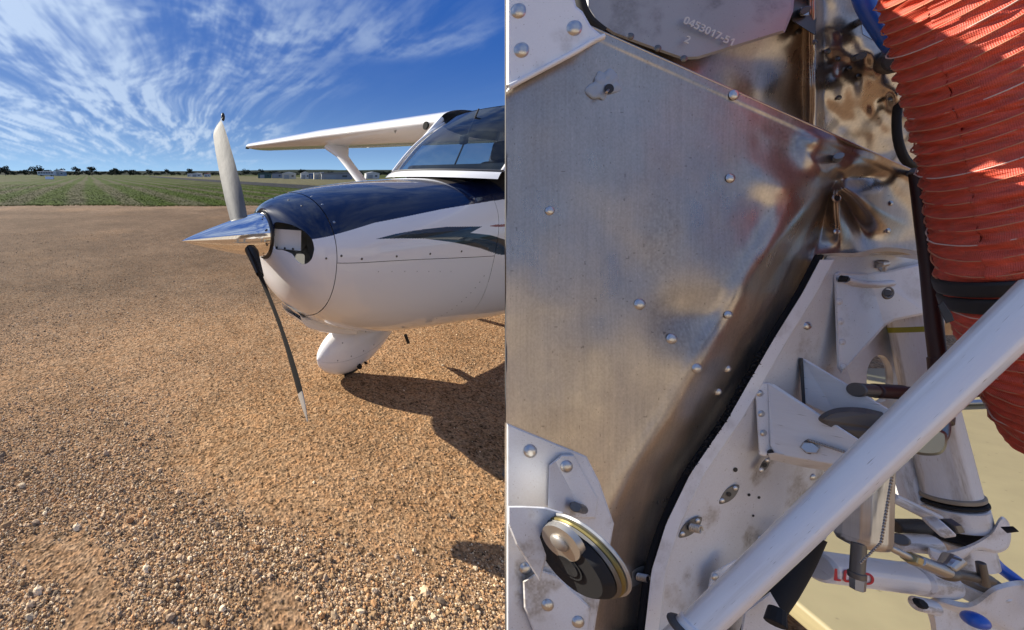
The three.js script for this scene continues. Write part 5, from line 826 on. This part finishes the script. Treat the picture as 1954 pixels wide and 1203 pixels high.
// fuel strainer hung between the gussets
{
  const t = thing('fuel_strainer', 'brushed aluminium fuel strainer bowl with dark cast head and drain', 'fuel strainer', P3(1645, 1130, 0.02));
  const c0 = P3(1650, 872, 0.0), c1 = P3(1646, 1040, 0.0), dn = c1.clone().sub(c0).normalize(), L = c0.distanceTo(c1), r = 0.0178;
  const g = new THREE.LatheGeometry([[0, L], [r * 0.72, L], [r * 0.90, L - 0.002], [r * 0.985, L - 0.006], [r, L - 0.011], [r, 0.0], [0, 0]].map(([x, y]) => new THREE.Vector2(x, y)), 56).applyQuaternion(new THREE.Quaternion().setFromUnitVectors(V(0, 1, 0), dn)).translate(...c0.toArray());
  wpart(t, 'bowl', toCreasedNormals(g, 0.7), mat(C(1, 1, 1), 0.34, 0.95, { map: tex(512, 64, (u, v) => { const k = 0.50 + 0.16 * (noise2(u * 3, v * 120) - 0.5) + 0.08 * (noise2(u * 400, v * 20) - 0.5); return [enc(k), enc(k), enc(k * 1.01)]; }) }));
  wpart(t, 'bowl_rim', rodGeo(c0.clone().addScaledVector(dn, -0.006), c0.clone().addScaledVector(dn, 0.004), r * 1.06, r * 1.06, 48), steelDark);
  wpart(t, 'drain_tube', rodGeo(P3(1640, 1036, 0.006), P3(1636, 1098, 0.006), 0.0050, 0.0049, 24), steelDark); wpart(t, 'drain_collar', rodGeo(P3(1636, 1092, 0.006), P3(1636, 1104, 0.006), 0.0060, 0.0058, 28), steelDark); wpart(t, 'drain_nut', rodGeo(P3(1638, 1104, 0.006), P3(1637, 1126, 0.006), 0.0054, 0.0050, 6), steel);
  const head = wpart(t, 'cast_head', sheet(rp([[1562, 800], [1586, 782], [1640, 778], [1700, 790], [1800, 800], [1800, 842], [1700, 872], [1640, 846], [1600, 822]]), (x, y) => 0.020 + 0.004 * noise2(x / 20, y / 20), 0.035, 9), mat(C(0.115, 0.108, 0.10), 0.6, 0.3));
  const elb = wpart(t, 'elbow', tubeGeo([P3(1735, 838, 0.03), P3(1762, 842, 0.034), P3(1782, 832, 0.034), P3(1788, 800, 0.030), P3(1790, 780, 0.028)], 0.0075, 40, 20), mat(C(0.20, 0.22, 0.23), 0.28, 0.85)); wpart(elb, 'thread_collar', rodGeo(P3(1788, 806, 0.030), P3(1791, 792, 0.028), 0.0090, 0.0088, 24), steelDark); wpart(elb, 'hex', rodGeo(P3(1791, 794, 0.028), P3(1793, 770, 0.026), 0.0082, 0.0082, 6), steel); wpart(elb, 'end_block', sheet(rp([[1742, 828], [1770, 818], [1806, 826], [1806, 856], [1794, 868], [1748, 866], [1736, 850]]), 0.050, 0.02, 5), mat(C(0.20, 0.22, 0.23), 0.28, 0.85));
  const cw = []; for (const ph of [0, 3.14]) { const c = []; for (let k = 0; k <= 90; k++) { const s = k / 90, x = s < 0.7 ? mix(1708, 1682, s / 0.7) : mix(1682, 1642, (s - 0.7) / 0.3), y = s < 0.7 ? mix(880, 1036, s / 0.7) : mix(1036, 1076, (s - 0.7) / 0.3); c.push(P3(x + 2.2 * Math.sin(s * 120 + ph), y, 0.022 + 0.0009 * Math.cos(s * 120 + ph))); } cw.push(new THREE.TubeGeometry(new THREE.CatmullRomCurve3(c), 360, 0.00055, 6)); }
  wpart(t, 'safety_wire', mergeAll(cw), steel);
}
// brown hoses
{ const t = thing('brown_hose', 'dark brown hose running down beside the orange duct', 'hose', P3(1790, 700, -0.005)); wpart(t, 'hose', tubeGeo([[1752, 330], [1760, 400], [1774, 520], [1783, 620], [1792, 700], [1798, 760]].map(([x, y]) => P3(x, y, -0.006)), 0.0056, 60, 20), brownHose); wpart(t, 'sleeve', rodGeo(P3(1790, 682, -0.006), P3(1799, 770, -0.006), 0.0064, 0.0064, 24), brownHose);
  const u = thing('brown_hose', 'dark brown hose crossing level behind the white mount tube', 'hose', P3(1700, 748, 0.0)); wpart(u, 'hose', tubeGeo([[1640, 744], [1680, 747], [1740, 750], [1800, 752], [1850, 748], [1890, 738], [1960, 716]].map(([x, y]) => P3(x, y, 0.004)), 0.0066, 60, 18), brownHose); wpart(u, 'fitting', rodGeo(P3(1634, 744, 0.004), P3(1664, 746, 0.004), 0.0076, 0.0072, 20), steelDark); wpart(u, 'sleeve', rodGeo(P3(1668, 746, 0.004), P3(1722, 749, 0.004), 0.0078, 0.0078, 22), brownHose); }
// black rubber hose beside the lower end of the tube
{ const t = thing('rubber_hose', 'thick black rubber hose bending away under the mount tube', 'hose', P3(1470, 1200, -0.03)); wpart(t, 'hose', tubeGeo([[1545, 1020], [1520, 1075], [1492, 1125], [1462, 1172], [1430, 1260]].map(([x, y]) => P3(x, y, -0.035)), 0.0125, 50, 18), rubber); wpart(t, 'clip', rodGeo(P3(1484, 1162, 0.012), P3(1480, 1192, 0.018), 0.0062, 0.0078, 12), rubber); wpart(t, 'clip_base', sheet([[1420, 1168], [1470, 1130], [1500, 1180], [1500, 1290], [1400, 1290]], -0.004, 0.008, 4), whiteGrimy); }

// added bench: its sunlit tan top stands in for the workshop floor
{
  const bx = 2.15, bz = -0.86, t = thing('added_bench', 'tan topped bench added behind the firewall bay in place of the workshop floor', 'added_bench', V(bx, 0, bz));
  const topT = tex(512, 512, (u, v) => { const k = 1 + 0.30 * (fbm(u * 6, v * 6, 4) - 0.5) + 0.14 * (fbm(u * 50, v * 50, 3) - 0.5), s = noise2(u * 170, v * 170) > 0.975 ? 0.6 : 1; return [enc(0.34 * k * s), enc(0.285 * k * s), enc(0.155 * k * s)]; }, { repeat: 'mirror' });
  part(t, 'bench_top', rbox(2.16, 0.04, 1.26, 0.008, 0, 0.58, 0), mat(C(1, 1, 1), 0.55, 0, { map: topT }));
  for (const x of [-1.0, 1.0]) for (const z of [-0.56, 0.56]) part(t, 'leg', rbox(0.07, 0.56, 0.07, 0.006, x, 0.28, z), mat(C(0.16, 0.17, 0.18), 0.5, 0.3));
  for (const z of [-0.56, 0.56]) part(t, 'rail', rbox(1.93, 0.05, 0.03, 0.004, 0, 0.18, z), mat(C(0.16, 0.17, 0.18), 0.5, 0.3));
  const rod = thing('steel_bar', 'thin steel bar lying on the tan bench top', 'bar', V(2.62, 0.61, -1.2)); part(rod, 'bar', rodGeo(V(-0.35, 0, 0.02), V(0.4, 0, -0.02), 0.010, 0.010, 14), steel); part(rod, 'bar_end', rodGeo(V(0.4, 0, -0.02), V(0.45, 0, -0.022), 0.013, 0.013, 6), steelDark);
  // frame that holds the firewall up: posts to the ground behind the sheet
  const fm = mat(C(0.13, 0.14, 0.15), 0.5, 0.4);
  for (const [x, y] of [[1010, 1280], [1225, 1286]]) { const p = P3(x, y, -0.014); wpart(bay, 'stand_post', mergeAll([box(0.03, p.y + 0.02, 0.03, p.x, (p.y + 0.02) / 2, p.z)]), fm); wpart(bay, 'stand_foot', rbox(0.08, 0.02, 0.42, 0.004, p.x, 0.012, p.z), fm); }
  const a = P3(1010, 1240, -0.012), b = P3(1225, 1240, -0.014); wpart(bay, 'stand_rail', rodGeo(a, b, 0.009, 0.009, 12), fm);
  const c = P3(1300, 1280, -0.05), d = P3(2040, 1280, -0.05); wpart(bay, 'stand_rail', rodGeo(b, P3(1480, 1292, -0.04), 0.010, 0.010, 12), fm); wpart(bay, 'stand_rail', rodGeo(P3(1480, 1292, -0.04), P3(2060, 1292, -0.04), 0.010, 0.010, 12), fm); wpart(bay, 'stand_post', rodGeo(P3(2060, 1292, -0.04), P3(2060, -80, -0.09), 0.010, 0.010, 12), fm);
  const e = P3(2060, 1292, -0.04); wpart(bay, 'stand_post', box(0.03, e.y, 0.03, e.x, e.y / 2, e.z), fm);
}

// ───────── hangar added unseen behind the viewer: sunlit wall to fill and mirror in the metal ─────────
{
  const t = thing('hangar', 'cream ribbed hangar wall added out of view to light the bay and mirror in its metal', 'building', V(8, 0, 9.5));
  const n = 88, w = 22 / n, list = []; const wallM = mat(C(0.50, 0.46, 0.39), 0.7), s = new THREE.Shape();
  s.moveTo(-11, 0); for (let k = 0; k < n; k++) { const x = -11 + k * w; s.lineTo(x, 0); s.lineTo(x + w * 0.3, 0.03); s.lineTo(x + w * 0.6, 0.03); s.lineTo(x + w * 0.9, 0); } s.lineTo(11, 0); s.lineTo(11, -0.12); s.lineTo(-11, -0.12);
  part(t, 'wall', new THREE.ExtrudeGeometry(s, { depth: 5.2, bevelEnabled: false }).rotateX(-Math.PI / 2), wallM);
  part(t, 'roof', box(22.6, 0.12, 9, 0, 5.28, 4.2), mat(C(0.5, 0.5, 0.5), 0.5, 0.4));
  for (const x of [-10.9, 10.9]) part(t, 'side_wall', box(0.12, 5.2, 8, x, 2.6, 4.15), wallM);
  part(t, 'back_wall', box(22, 5.2, 0.12, 0, 2.6, 8.1), wallM);
}

renderer.render(scene, camera);
